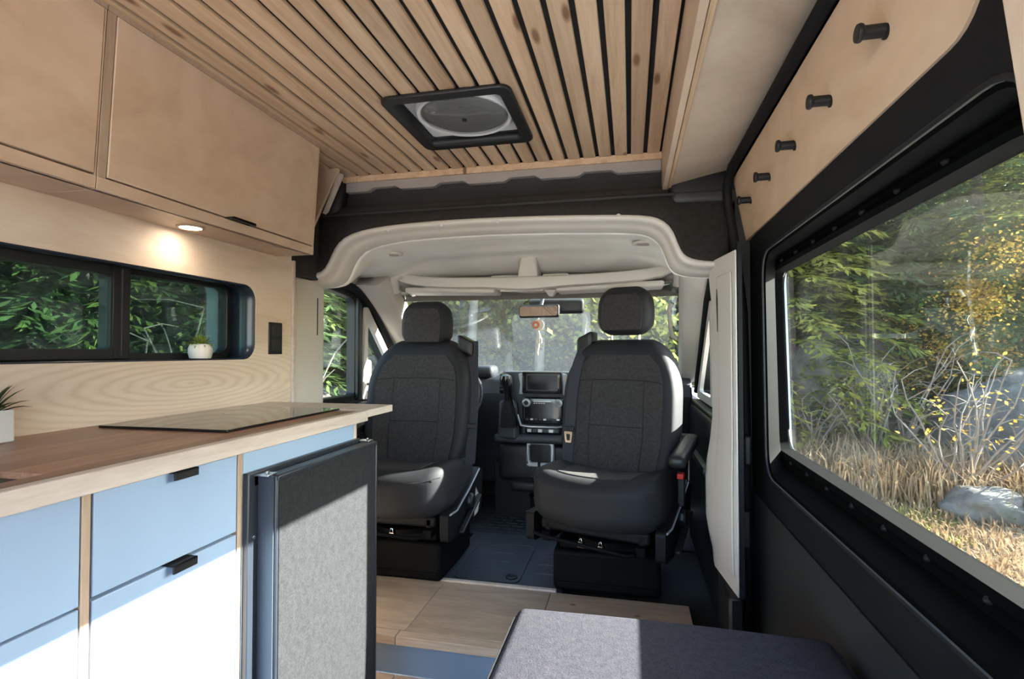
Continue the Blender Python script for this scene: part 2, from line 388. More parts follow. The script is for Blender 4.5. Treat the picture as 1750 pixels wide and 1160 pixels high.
def rr(a0, a1, b0, b1, r, n=6):
    P = []
    for (ca, cb, q0) in ((a1 - r, b1 - r, 0), (a0 + r, b1 - r, 90), (a0 + r, b0 + r, 180), (a1 - r, b0 + r, 270)):
        for k in range(n + 1):
            q = R(q0 + 90 * k / n); P.append((ca + r * math.cos(q), cb + r * math.sin(q)))
    return P
def rect(a0, a1, b0, b1): return [(a0, b0), (a1, b0), (a1, b1), (a0, b1)]
def rpoly(pts, rad, n=5):
    # polygon with rounded corners
    out = []; m = len(pts)
    for i in range(m):
        p0, p, p1 = Vector(pts[i - 1]), Vector(pts[i]), Vector(pts[(i + 1) % m])
        r = rad[i] if isinstance(rad, (list, tuple)) else rad
        a, b = p + (p0 - p).normalized() * r, p + (p1 - p).normalized() * r
        for k in range(n + 1):
            t = k / n; out.append(tuple((1 - t) ** 2 * a + 2 * t * (1 - t) * p + t * t * b))
    return out
def copy_tree(o, parent=None):
    c = o.copy(); COL.objects.link(c); c.parent = parent
    for ch in list(o.children): copy_tree(ch, c)
    return c
def sm(t, a, b): 
    t = max(0, min(1, (t - a) / (b - a))); return t * t * (3 - 2 * t)

CX = -0.50          # centre line of the van
ZC = 1.87           # ceiling face
ZP = 0.14           # raised step and cab floor
YB = -0.75          # open rear end of the van

# ================================================================== SHELL
# ---- cargo floor
fl = empty('floor', (CX, 0.5, 0), 'light wood plank floor of the living area below the step', kind='structure')
G().box(-1.50, 0.50, YB, 1.74, -0.10, -0.022).obj('subfloor', 'black_matte', fl)
for k in range(11):
    x = -1.27 + k * 0.157
    G().box(x, x + 0.155, YB, 1.72, -0.022, 0).obj('plank', 'floor_plank', fl, bev=0.0015)
# ---- step platform up to the cab floor
st = empty('floor_step', (CX, 1.95, 0), 'raised wooden step with blue riser in front of the cab seats', kind='structure')
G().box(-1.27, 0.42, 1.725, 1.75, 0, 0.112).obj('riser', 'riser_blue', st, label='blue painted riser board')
for x0, x1 in ((-1.27, -0.777), (-0.775, -0.321), (-0.319, 0.215)):
    G().box(x0, x1, 1.748, 2.150, 0.115, ZP).obj('plank', 'floor_plank', st, bev=0.0015)
for x0, x1 in ((-1.27, -0.797), (-0.795, 0.215)):
    G().box(x0, x1, 1.705, 1.747, 0.108, ZP - 0.001).obj('nosing', 'floor_plank', st, bev=0.003)
G().box(-1.27, 0.42, 1.75, 2.2, 0, 0.112).obj('step_core', 'black_matte', st)
G().box(-0.80, -0.30, 2.152, 2.176, 0.125, ZP + 0.006).obj('threshold_strip', 'counter_edge', st, bev=0.003)
# ---- cab floor with rubber mat
cf = empty('floor_cab', (CX, 2.8, 0), 'dark blue-grey rubber mat floor between the two cab seats', kind='structure')
G().box(-1.42, 0.42, 2.176, 3.6, 0.02, 0.105).obj('floor_pan', 'black_matte', cf)
G().box(-0.84, -0.28, 2.18, 2.80, 0.105, 0.128).obj('rubber_mat', 'mat_rubber', cf, bev=0.006)
G().box(-1.40, 0.40, 2.81, 3.6, 0.105, 0.124).obj('front_mat', 'mat_rubber', cf, bev=0.006)
g = G().plate([rr(-0.775, -0.47, 2.22, 2.66, 0.04), rr(-0.765, -0.48, 2.23, 2.65, 0.032)], lambda a, b: (a, b, 0.127), (0, 0, 0.006))
g.obj('hatch_rim', 'mat_rubber', cf, bev=0.002)
for y in (2.34, 2.44, 2.54):
    G().box(-0.70, -0.56, y, y + 0.012, 0.126, 0.131).obj('mat_rib', 'mat_rubber', cf, bev=0.002)
    G().box(-0.42, -0.31, y, y + 0.012, 0.126, 0.131).obj('mat_rib', 'mat_rubber', cf, bev=0.002)
G().lathe([(0.026, 0.126), (0.026, 0.133), (0.018, 0.135), (0.016, 0.131), (0.001, 0.131)], (-0.515, 2.28, 0), n=20).obj('hatch_lock', 'black_plastic', cf)
for i in range(9):
    for j in range(7):
        x, y = -1.0 + i * 0.085, 2.85 + j * 0.05
        G().box(x + (j % 2) * 0.04, x + (j % 2) * 0.04 + 0.06, y, y + 0.018, 0.122, 0.127).obj('tread_block', 'mat_rubber', cf)

# ---- left wall: plywood lining with rounded window opening, white outer skin
wl = empty('wall_left', (-1.3, 0.6, 0), 'pale plywood lined wall behind the kitchen counter', kind='structure')
hole = rr(0.30, 1.59, 1.093, 1.347, 0.055)
hole[:] = [(y, z) for y, z in hole]
G().plate([rect(YB, 1.785, 0.0, 1.95), hole], lambda y, z: (-1.270, y, z), (-0.018, 0, 0)).obj('lining_panel', 'wall_ply', wl, bev=0.001)
G().box(-1.292, -1.262, 1.786, 1.80, 0.14, 1.47).obj('edge_batten', 'counter_edge', wl, bev=0.002)
whole = rr(0.26, 1.63, 1.06, 1.38, 0.06)
G().plate([rect(YB, 1.80, -0.3, 1.95), whole], lambda y, z: (-1.46, y, z), (-0.05, 0, 0)).obj('outer_skin', 'white_paint', wl)
G().box(-1.46, -1.29, YB, YB + 0.02, 0, 1.95).obj('end_panel', 'wall_ply', wl)
# window
w1 = empty('window_1', (-1.36, 1.0, 1.1), 'dark tinted sliding window in the plywood wall above the counter', kind='structure')
ri = lambda X, y0, y1, z0, z1, r: [(X, y, z) for y, z in rr(y0, y1, z0, z1, r)]
G().loft([ri(-1.272, 0.302, 1.588, 1.095, 1.345, 0.053), ri(-1.37, 0.30, 1.59, 1.088, 1.352, 0.05)], cap=False).obj('reveal', 'window_reveal', w1, solid=0.004)
G().plate([rr(0.27, 1.615, 1.065, 1.375, 0.05), rr(0.36, 1.145, 1.124, 1.328, 0.015), rr(1.185, 1.572, 1.115, 1.338, 0.03)], lambda y, z: (-1.372, y, z), (-0.035, 0, 0)).obj('frame', 'black_metal', w1, bev=0.004)
G().plate([rect(1.140, 1.192, 1.10, 1.352), rect(1.160, 1.166, 1.11, 1.345)], lambda y, z: (-1.352, y, z), (-0.02, 0, 0)).obj('meeting_rail', 'black_metal', w1, bev=0.003)
G().plate([rr(0.33, 1.165, 1.100, 1.352, 0.01), rr(0.36, 1.135, 1.126, 1.326, 0.01)], lambda y, z: (-1.353, y, z), (-0.016, 0, 0)).obj('sliding_sash', 'black_metal', w1, bev=0.003)
G().box(-1.364, -1.360, 0.355, 1.14, 1.122, 1.33).obj('pane', 'tinted_glass', w1)
G().box(-1.392, -1.388, 1.18, 1.576, 1.11, 1.342).obj('pane', 'tinted_glass', w1)
G().box(-1.352, -1.34, 0.78, 0.86, 1.098, 1.106).obj('latch', 'black_plastic', w1, bev=0.002)

# ---- ceiling: slats on black backing, with a hole for the roof fan
FX0, FX1, FY0, FY1 = -0.725, -0.325, 1.41, 1.81
ce = empty('ceiling', (CX, 0.6, ZC), 'slatted pine ceiling with dark gaps above the living area', kind='structure')
G().plate([rect(-1.5, 0.5, YB, 2.12), rect(FX0 + 0.04, FX1 - 0.04, FY0 + 0.04, FY1 - 0.04)], lambda x, y: (x, y, ZC + 0.014), (0, 0, 0.07)).obj('ceiling_backing', 'black_matte', ce)
px = 0.0598
for k in range(25):
    x1 = 0.112 - k * px; x0 = x1 - px + 0.0140
    inside = x1 > -0.693 and x0 < -0.357
    for (a, b) in (((YB, FY0 + 0.02), (FY1 - 0.02, 2.045)) if inside else ((YB, 2.045),)):
        G().box(x0, x1, a, b, ZC, ZC + 0.013).obj('slat', 'slat', ce, bev=0.0022)
# ---- boxed side soffit along the door side
so_ = empty('trim_1', (0.25, 0.6, 1.8), 'boxed plywood soffit between slatted ceiling and sliding door', kind='structure')
G().hexa([(0.120, YB, 1.725), (0.137, YB, 1.725), (0.137, 2.07, 1.725), (0.120, 2.07, 1.725), (0.120, YB, ZC + 0.01), (0.137, YB, ZC + 0.01), (0.137, 2.07, ZC + 0.01), (0.120, 2.07, ZC + 0.01)]).obj('side_board', 'cab_ply', so_, bev=0.001)
G().box(0.138, 0.150, YB, 1.55, 1.722, 1.75).obj('edge_strip', 'end_grain', so_, bev=0.001)
G().box(0.138, 0.150, 1.552, 2.07, 1.722, 1.75).obj('edge_strip', 'end_grain', so_, bev=0.001)
G().hexa([(0.150, YB, 1.728), (0.345, YB, 1.772), (0.345, 2.07, 1.772), (0.150, 2.07, 1.728), (0.150, YB, 1.745), (0.345, YB, 1.789), (0.345, 2.07, 1.789), (0.150, 2.07, 1.745)]).obj('under_board', 'soffit_ply', so_)
# ---- wood lip and grey beam at the front of the ceiling
t2 = empty('trim_2', (CX, 2.05, 1.84), 'thin wooden lip over a grey scalloped beam at the ceiling front', kind='structure')
G().box(-1.215, 0.12, 2.046, 2.062, 1.848, ZC + 0.005).obj('wood_lip', 'slat', t2, bev=0.001)
g = G()
prof = []
xs = [-1.20]
for x in (-1.02, -0.72, -0.42, -0.12): xs += [x - 0.075, x - 0.05, x + 0.05, x + 0.075]
xs += [0.12]
zs = [1.808] + [1.808, 1.822, 1.822, 1.808] * 4 + [1.808]
pts = [(x, z) for x, z in zip(xs, zs)] + [(0.12, 1.850), (-1.20, 1.850)]
G().plate([pts], lambda x, z: (x, 2.056, z), (0, 0.03, 0)).obj('scalloped_beam', 'grey_beam', t2, bev=0.003)
# ---- black bulkhead over the cab opening
t3 = empty('trim_3', (CX, 2.1, 1.6), 'black carpeted bulkhead over the cab opening', kind='structure')
ARCH = [(-1.407, 1.440), (-1.285, 1.444), (-1.245, 1.466), (-1.219, 1.525), (-1.189, 1.578), (-1.133, 1.611), (-1.027, 1.630), (-0.872, 1.640), (-0.672, 1.644), (-0.457, 1.642), (-0.252, 1.636), (-0.076, 1.628),
        (0.051, 1.620), (0.103, 1.608), (0.143, 1.578), (0.163, 1.533), (0.178, 1.487), (0.198, 1.459), (0.240, 1.446), (0.283, 1.441), (0.342, 1.438)]
low = ARCH; up = [(x, 1.685) for x, z in ARCH]
G().loft([[(x, 1.985, z) for x, z in low] , [(x, 1.992, z + 0.03) for x, z in low], [(x, 2.01, 1.70) for x, z in up]], closed=False, cap=False).obj('lower_carpet', 'carpet', t3, solid=0.012)
def bulk(u, v):
    P = [(1.995, 1.695), (2.03, 1.705), (2.045, 1.735), (2.085, 1.745), (2.10, 1.80), (2.075, 1.85)]
    k = v * (len(P) - 1); i = min(int(k), len(P) - 2); f = k - i
    return (-1.45 + u * 1.87, P[i][0] * (1 - f) + P[i + 1][0] * f, P[i][1] * (1 - f) + P[i + 1][1] * f)
G().grid(4, 15, bulk).obj('upper_step', 'bulkhead', t3, solid=0.01, angle=1.0)
G().rbox((0.27, 2.045, 1.715), (0.26, 0.10, 0.13), 0.03, 8).obj('corner_cover', 'black_plastic', t3)
G().hexa([(-1.40, 1.99, 1.66), (-1.22, 2.03, 1.66), (-1.22, 2.08, 1.66), (-1.40, 2.08, 1.66), (-1.40, 1.94, 1.86), (-1.20, 2.05, 1.86), (-1.20, 2.10, 1.86), (-1.40, 2.10, 1.86)]).obj('corner_cover', 'black_plastic', t3, bev=0.01, seg=3)
G().hexa([(-1.45, 1.79, 1.42), (-1.285, 1.795, 1.42), (-1.285, 1.99, 1.42), (-1.45, 1.99, 1.42), (-1.45, 1.79, 1.9), (-1.285, 1.795, 1.9), (-1.285, 1.99, 1.9), (-1.45, 1.99, 1.9)]).obj('side_cover', 'carpet', t3, bev=0.005)
# filler wedge of plywood beside the upper cabinet
t4 = empty('trim_4', (-1.2, 1.85, 1.8), 'small plywood filler wedge at the front end of the upper cabinet', kind='structure')
G().plate([[(-1.285, ZC), (-1.165, ZC), (-1.165, 1.852), (-1.245, 1.70), (-1.285, 1.62)]], lambda x, z: (x, 1.93, z), (0, 0.016, 0)).obj('wedge_board', 'cab_ply', t4, bev=0.001)
G().hexa([(-1.235, 1.935, 1.69), (-1.222, 1.935, 1.70), (-1.222, 1.96, 1.70), (-1.235, 1.96, 1.69), (-1.165, 1.935, 1.845), (-1.152, 1.935, 1.85), (-1.152, 1.96, 1.85), (-1.165, 1.96, 1.845)]).obj('wedge_edge', 'counter_edge', t4)

# ---- cab headliner: moulded rim of the opening, roof skin, shelf
t5 = empty('trim_5', (CX, 2.4, 1.6), 'off-white moulded headliner rim framing the cab opening', kind='structure')
def shrink(P, dx, dz):
    return [(CX + (x - CX) * (1 - dx), z - dz) for x, z in P]
rings = []
for (y, dx, dz) in ((1.985, 0.0, 0.0), (1.974, 0.003, 0.003), (1.973, 0.016, 0.014), (1.985, 0.021, 0.019), (2.020, 0.024, 0.021), (2.030, 0.034, 0.030), (2.045, 0.042, 0.036), (2.10, 0.050, 0.040)):
    rings.append([(x, y, z) for x, z in shrink(ARCH, dx, dz)])
G().loft(rings, closed=False, cap=False).obj('opening_rim', 'beige', t5, solid=0.006, sub=1, angle=2.0)
for x in (-0.46, -0.23, 0.0, 0.23, 0.46):
    G().lathe([(0.010, 0), (0.010, -0.002), (0.006, -0.003), (0.001, -0.003)], (CX + x, 1.976, 1.628 - 0.04 * x * x), 'y', 14).obj('rim_clip', 'beige', t5)
def roofskin(u, v):
    P0 = shrink(ARCH, 0.050, 0.040); k = u * (len(P0) - 1); i = min(int(k), len(P0) - 2); f = k - i
    x = P0[i][0] * (1 - f) + P0[i + 1][0] * f; z = P0[i][1] * (1 - f) + P0[i + 1][1] * f
    y = 2.095 + v * 0.66
    xr = x - CX; z2 = 1.60 - 0.10 * sm(abs(xr), 0.45, 0.8) - 0.07 * sm(v, 0.65, 1.0)
    z = z * (1 - sm(v, 0, 0.3)) + max(z2, 1.40) * sm(v, 0, 0.3)
    pan = 0.012 * sm(0.28 - abs(xr), 0, 0.05) * sm(v, 0.12, 0.2) * (1 - sm(v, 0.42, 0.5))
    return (x, y, z + pan)
G().grid(48, 24, roofskin).obj('roof_lining', 'headliner', t5, solid=0.006, angle=2.0)
for sx, px_ in ((-1, -0.58), (1, 0.56)):
    G().lathe([(0.05, 0.0), (0.052, -0.006), (0.04, -0.010), (0.034, -0.004), (0.001, -0.004)], (CX + px_, 2.26, 1.575), n=24).obj('speaker_ring', 'beige', t5)
    G().lathe([(0.032, 0.0), (0.03, -0.008), (0.001, -0.012)], (CX + px_, 2.26, 1.574), n=20).obj('speaker_grille', 'grey_beam', t5)
sh = empty('overhead_shelf', (CX, 2.6, 1.45), 'off-white overhead storage shelf with curved lip above the windshield', 'shelf')
def lip(y0, top, bot, dy):
    ring = []
    return ring
rg = []
for k in range(25):
    u = -1 + k / 12; x = CX + u * 0.71; dip = 0.030 * (1 - u * u) 
    yb = 2.60 - 0.06 * (1 - u * u); zt = 1.520 - dip + 0.03 * u ** 8; th = 0.050 + 0.012 * sm(1 - abs(u) * 3, 0, 1)
    rg.append([(x, yb, zt), (x, yb - 0.012, zt - 0.010), (x, yb - 0.012, zt - th), (x, yb + 0.012, zt - th - 0.006), (x, yb + 0.24, zt - th + 0.002), (x, yb + 0.24, zt - th + 0.014), (x, yb + 0.02, zt - th + 0.012), (x, yb + 0.02, zt - 0.004)])
G().loft(rg).obj('lip_and_floor', 'beige', sh, angle=0.9)
G().hexa([(CX - 0.05, 2.545, 1.46), (CX + 0.06, 2.545, 1.46), (CX + 0.055, 2.72, 1.44), (CX - 0.045, 2.72, 1.44), (CX - 0.035, 2.57, 1.60), (CX + 0.045, 2.57, 1.60), (CX + 0.04, 2.72, 1.60), (CX - 0.03, 2.72, 1.60)]).obj('centre_divider', 'beige', sh, bev=0.012, seg=3)
for x0, x1 in ((-0.20, -0.06), (0.07, 0.20)):
    G().box(CX + x0, CX + x1, 2.62, 2.70, 1.46, 1.512).obj('bin_wall', 'beige', sh, bev=0.006)
for sx in (-1, 1):
    G().tube([(CX + sx * 0.69, 2.59, 1.535), (CX + sx * 0.73, 2.58, 1.51), (CX + sx * 0.73, 2.62, 1.44)], 0.032, 10).obj('end_fairing', 'beige', sh)
G().box(CX - 0.85, CX + 0.85, 2.755, 2.77, 1.40, 1.66).obj('back_wall', 'shelf_shade_felt', sh)
G().box(CX - 0.72, CX + 0.72, 2.60, 2.755, 1.448, 1.454).obj('liner', 'shelf_shade_felt', sh)
dl = empty('dome_light', (CX, 2.62, 1.40), 'off-white dome light console below the overhead shelf', 'lamp')
G().hexa([(CX - 0.16, 2.58, 1.437), (CX + 0.10, 2.58, 1.437), (CX + 0.10, 2.74, 1.437), (CX - 0.16, 2.74, 1.437), (CX - 0.19, 2.56, 1.453), (CX + 0.13, 2.56, 1.453), (CX + 0.13, 2.76, 1.453), (CX - 0.19, 2.76, 1.453)]).obj('housing', 'beige', dl, bev=0.006, seg=3)
G().box(CX - 0.14, CX + 0.08, 2.572, 2.585, 1.421, 1.443).obj('lens', 'ceramic', dl, bev=0.004)
for x in (-0.11, 0.04): G().box(CX + x, CX + x + 0.03, 2.568, 2.574, 1.427, 1.436).obj('switch', 'grey_beam', dl, bev=0.001)
for sx, a, b, lab in ((-1, -0.66, -0.17, 'off-white folded sun visor over the driver seat'), (1, 0.14, 0.66, 'off-white folded sun visor over the passenger seat')):
    v = empty('sun_visor', (CX + (a + b) / 2, 2.66, 1.41), lab, 'sun visor', 'folded sun visors')
    def slope(x, y, z, a=a, b=b, sx=sx): return (x, y, z + 0.016 * abs(x - CX) / 0.66)
    G().rbox((CX + (a + b) / 2, 2.66, 1.428), (b - a, 0.16, 0.030), 0.012, 8, slope).obj('flap', 'beige', v)
    G().tube([(CX + sx * 0.69, 2.66, 1.455), (CX + sx * 0.64, 2.66, 1.44)], 0.007, 8).obj('hinge_pin', 'beige', v)
G().hexa([(CX + 0.105, 2.60, 1.395), (CX + 0.125, 2.60, 1.395), (CX + 0.125, 2.63, 1.395), (CX + 0.105, 2.63, 1.395), (CX + 0.085, 2.57, 1.425), (CX + 0.145, 2.57, 1.425), (CX + 0.145, 2.66, 1.425), (CX + 0.085, 2.66, 1.425)]).obj('visor_clip', 'beige', sh, bev=0.004)

# ---- B-pillar trims
def pillar(sx, name, label):
    p = empty(name, (CX + sx * 0.83, 2.0, 0.4), label, kind='structure')
    X = CX + (-0.83 if sx < 0 else 0.785); T = -sx * 0.045
    fn = lambda y, z: (X, y, z)
    if sx < 0:
        G().plate([[(1.80, 0.2), (2.09, 0.2), (2.09, 1.36), (2.12, 1.44), (1.80, 1.44)]], fn, (-T, 0, 0)).obj('cover', 'beige', p, bev=0.012, seg=3)
        G().box(X - 0.002, X + 0.012, 1.885, 2.085, 0.3, 1.425).obj('raised_panel', 'beige', p, bev=0.006)
        G().box(X + 0.010, X + 0.0135, 2.03, 2.036, 1.19, 1.35).obj('belt_slot', 'black_matte', p)
    else:
        def sec(z, pro=0.0, a=0.0, b=1.0):
            o = -0.026 * sm(z, 0.36, 0.52) * (1 - sm(z, 0.66, 0.88)); k = 0.012 * sm(z, 1.30, 1.44)
            p0, p1 = Vector((0.327, 1.785)), Vector((0.294 + o - k, 2.03)); d = p1 - p0; n = Vector((-d.y, d.x)).normalized()
            if n.x > 0: n = -n
            q0, q1 = p0 + d * a + n * pro, p0 + d * b + n * pro
            return [(q0.x, q0.y, z), (q1.x, q1.y, z), (q1.x + 0.004, q1.y + 0.06, z), (q0.x + 0.03, q0.y + 0.26, z), (q0.x + 0.006, q0.y + 0.004, z)]
        zz = [0.345, 0.40, 0.46, 0.52, 0.60, 0.66, 0.72, 0.80, 0.88, 1.0, 1.2, 1.3, 1.38, 1.445]
        G().loft([sec(z) for z in zz]).obj('cover', 'beige', p, bev=0.006, seg=3)
        G().loft([sec(z, 0.007, 0.10, 0.62) for z in zz[1:-1]]).obj('raised_panel', 'beige', p, bev=0.004, seg=2)
        G().loft([sec(z, 0.0012, 0.74, 0.77) for z in (1.19, 1.35)]).obj('belt_slot', 'black_matte', p)
        G().plate([[(1.79, 0.0), (1.98, 0.0), (2.02, 0.16), (2.02, 0.344), (1.79, 0.344)]], lambda y, z: (0.30, y, z), (0.045, 0, 0)).obj('lower_cover', 'black_plastic', p, bev=0.01)
    G().box(X + sx * 0.03, X + sx * 0.09, 1.80 if sx < 0 else 2.045, 2.06, 0.0, 1.9).obj('steel_post', 'black_metal', p)
pillar(-1, 'trim_6', 'off-white pillar trim beside the driver window'); pillar(1, 'trim_7', 'off-white pillar trim beside the sliding door')

# ---- cab doors, one built for each side
def cab_door(sx, name, label):
    d = empty(name, (CX + sx * 0.86, 2.5, 0.2), label, kind='structure')
    X = CX + sx * 0.86
    O = [(2.06, 0.05), (3.05, 0.05), (3.10, 0.92), (2.64, 1.36), (2.50, 1.45), (2.06, 1.47)]
    H1 = rpoly([(2.10, 0.90), (2.465, 0.90), (2.465, 1.392), (2.10, 1.425)], [0.03, 0.02, 0.05, 0.03])
    H2 = rpoly([(2.53, 0.90), (2.99, 0.90), (2.55, 1.31)], [0.02, 0.05, 0.05])
    G().plate([O, H1, H2], lambda y, z: (X + sx * 0.02, y, z), (sx * 0.05, 0, 0)).obj('door_shell', 'black_metal', d, bev=0.006)
    # black seal along the opening
    G().tube([(X, 2.07, 0.85), (X, 2.07, 1.40), (X - sx * 0.003, 2.10, 1.445), (X - sx * 0.006, 2.25, 1.455), (X - sx * 0.01, 2.42, 1.435), (X - sx * 0.006, 2.58, 1.36), (X, 2.78, 1.20), (X, 3.0, 0.985), (X, 3.06, 0.90)], 0.020, 10).obj('seal', 'black_rubber', d)
    G().plate([rpoly([(2.50, 0.87), (3.06, 0.87), (2.535, 1.375)], [0.02, 0.05, 0.05]), rpoly([(2.545, 0.91), (2.95, 0.91), (2.56, 1.285)], [0.02, 0.05, 0.05])], lambda y, z: (X + sx * 0.015, y, z), (-sx * 0.02, 0, 0)).obj('quarter_frame', 'beige', d, bev=0.005)
    G().box(min(X, X + sx * 0.035), max(X, X + sx * 0.035), 2.468, 2.506, 0.87, 1.40).obj('division_bar', 'black_metal', d, bev=0.006)
    G().box(X + sx * 0.05, X + sx * 0.054, 2.09, 2.475, 0.88, 1.44).obj('pane', 'clear_glass', d)
    G().plate([[(2.51, 0.88), (3.02, 0.88), (2.53, 1.34)]], lambda y, z: (X + sx * 0.045, y, z), (sx * 0.004, 0, 0)).obj('pane', 'clear_glass', d)
    G().rbox((X - sx * 0.01, 2.56, 0.48), (0.08, 0.98, 0.74), 0.03, 8).obj('inner_panel', 'black_plastic', d)
    G().rbox((X - sx * 0.045, 2.55, 0.62), (0.06, 0.5, 0.05), 0.02, 6).obj('arm_rest', 'black_plastic', d)
    G().box(X - 0.04, X + 0.04, 2.08, 3.04, 0.835, 0.862).obj('window_ledge', 'black_plastic', d, bev=0.008)
cab_door(-1, 'door_2', 'driver door with black framed window and off-white quarter light frame')
cab_door(1, 'door_3', 'passenger door seen edge-on past the pillar trim')
# ---- A-pillars, windshield, roof cap and nose
for sx, nm, lab in ((-1, 'trim_8', 'off-white windshield pillar on the driver side'), (1, 'trim_9', 'off-white windshield pillar on the passenger side')):
    p = empty(nm, (CX + sx * 0.8, 2.8, 0.9), lab, kind='structure')
    rg = []
    for k in range(13):
        t = k / 12; y = 2.40 + 0.72 * t; z = 1.50 - 0.50 * t ** 1.25; x = CX + sx * (0.735 + 0.055 * t)
        rg.append([(x, y + 0.02, z - 0.05), (x - sx * 0.02, y + 0.06, z - 0.02), (x - sx * 0.01, y + 0.13, z + 0.03), (x + sx * 0.06, y + 0.13, z + 0.03), (x + sx * 0.12, y + 0.05, z - 0.01), (x + sx * 0.10, y - 0.01, z - 0.05)])
    G().loft(rg).obj('pillar_cover', 'beige', p, angle=1.2)
    G().tube([(CX + sx * 0.705, 2.72, 1.36), (CX + sx * 0.69, 2.74, 1.33), (CX + sx * 0.705, 2.86, 1.24), (CX + sx * 0.72, 2.92, 1.20), (CX + sx * 0.74, 2.94, 1.19)], 0.011, 8).obj('grab_handle', 'beige', p)
ws = empty('window_2', (CX, 3.1, 0.95), 'wide windshield with hazy glass beyond the dashboard', kind='structure')
def wsf(u, v):
    x = CX + (u - 0.5) * 2 * (0.80 + 0.06 * (1 - v)); bow = 0.14 * (1 - (2 * u - 1) ** 2)
    return (x, 3.24 - 0.58 * v + bow, 0.93 + 0.55 * v)
G().grid(16, 8, wsf).obj('pane', 'windshield_glass', ws, angle=2.0)
rf = empty('roof_cab', (CX, 2.4, 1.7), 'white painted outer roof and nose of the van', kind='structure')
G().box(CX - 1.0, CX + 1.0, 2.10, 2.74, 1.685, 1.72).obj('roof_panel', 'white_paint', rf, bev=0.01)
G().box(CX - 0.98, CX + 0.98, 2.775, 2.80, 1.44, 1.70).obj('brow_panel', 'white_paint', rf, bev=0.01)
G().box(CX - 0.98, CX + 0.98, 2.13, 2.16, 1.68, 1.95).obj('roof_step', 'white_paint', rf, bev=0.01)
for sx in (-1, 1):
    G().box(min(CX + sx * 0.86, CX + sx * 1.0), max(CX + sx * 0.86, CX + sx * 1.0), 2.05, 2.76, 1.46, 1.70).obj('roof_side', 'white_paint', rf)
    if sx < 0: G().box(CX - 1.0, CX - 0.93, 1.80, 2.06, -0.2, 1.95).obj('corner_post', 'white_paint', rf)
G().box(CX - 0.93, CX + 0.93, 3.56, 3.60, 0.0, 0.9).obj('firewall', 'black_matte', rf)
G().hexa([(CX - 0.95, 3.61, 0.2), (CX + 0.95, 3.61, 0.2), (CX + 0.80, 4.1, 0.2), (CX - 0.80, 4.1, 0.2), (CX - 0.92, 3.48, 0.90), (CX + 0.92, 3.48, 0.90), (CX + 0.75, 3.95, 0.72), (CX - 0.75, 3.95, 0.72)]).obj('hood', 'white_paint', rf, bev=0.03, seg=3)
for sx in (-1, 1):
    G().box(min(CX + sx * 0.88, CX + sx * 0.96), max(CX + sx * 0.88, CX + sx * 0.96), 2.06, 3.5, -0.1, 0.85).obj('outer_panel', 'white_paint', rf)

# ---- sliding door with big window, on the right
XD = 0.42
d1 = empty('door_1', (XD, 1.3, 0.0), 'black sliding door with plywood inset and large window', kind='structure')
def dring(X, pts): return [(X, y, z) for y, z in pts]
def wr(yb, yf_t, yf_b, z0, z1, r): return rpoly([(yb, z0), (yf_b, z0), (yf_t, z1), (yb, z1)], r, 7)
R1 = wr(0.655, 1.84, 1.815, 0.725, 1.44, 0.09); R1b = wr(0.665, 1.83, 1.805, 0.735, 1.43, 0.085)
R2 = wr(0.69, 1.92, 1.88, 0.760, 1.425, 0.08); R3 = wr(0.705, 1.94, 1.895, 0.772, 1.418, 0.075)
R3b = wr(0.72, 1.965, 1.915, 0.785, 1.402, 0.07); R4 = wr(0.735, 2.00, 1.945, 0.797, 1.392, 0.06)
G().plate([[(0.60, 0.05), (2.06, 0.05), (2.06, 1.50), (2.03, 1.80), (0.60, 1.80)], R1], lambda y, z: (XD - 0.19 * max(0, z - 1.50), y, z), (0.004, 0, 0)).obj('door_skin', 'door_black', d1)
G().loft([dring(XD, R1), dring(XD + 0.006, R1b), dring(XD + 0.055, R2), dring(XD + 0.060, R3)], cap=False).obj('window_recess', 'window_black', d1, angle=0.5)
G().loft([dring(XD + 0.060, R3), dring(XD + 0.052, R3b), dring(XD + 0.060, R4), dring(XD + 0.105, R4), dring(XD + 0.105, wr(0.705, 2.035, 1.98, 0.762, 1.425, 0.06))], cap=False).obj('window_seal', 'window_black', d1, angle=0.5)
G().plate([R4], lambda y, z: (XD + 0.098, y, z), (0.004, 0, 0)).obj('pane', 'clear_glass', d1)
G().plate([[(0.60, -0.2), (2.10, -0.2), (2.10, 1.85), (0.60, 1.85)], wr(0.715, 2.025, 1.97, 0.772, 1.415, 0.06)], lambda y, z: (XD + 0.1065, y, z), (0.012, 0, 0)).obj('outer_skin', 'white_paint', d1)
G().plate([[(0.62, 0.06), (1.995, 0.06), (1.995, 0.635), (0.62, 0.635)]], lambda y, z: (XD - 0.006, y, z), (0.006, 0, 0)).obj('vinyl_panel', 'vinyl', d1, bev=0.002)
PL = rpoly([(0.66, 1.512), (2.032, 1.512), (2.062, 1.60), (2.02, 1.718), (0.66, 1.78)], [0.03, 0.012, 0.03, 0.02, 0.03])
PL = rpoly([(0.735, 1.512), (2.032, 1.512), (2.062, 1.60), (2.02, 1.735), (0.66, 1.735), (0.66, 1.60)], [0.05, 0.012, 0.03, 0.02, 0.02, 0.05])
G().plate([PL], lambda y, z: (0.404 - 0.19 * (z - 1.51), y, z), (0.012, 0, 0)).obj('plywood_inset', 'door_ply', d1, bev=0.002, label='plywood inset with coat pegs')
for i, y in enumerate([0.85, 1.0, 1.15, 1.30, 1.45, 1.60, 1.75]):
    for z, rr_ in ((0.781, 0.006), (1.411, 0.006)):
        G().lathe([(rr_, 0.006), (rr_, -0.002), (rr_ * 0.6, -0.005), (0.0005, -0.006)], (XD + 0.054, y + (0.08 if z > 1 else 0), z), 'x', 10).obj('screw_head', 'door_black', d1)
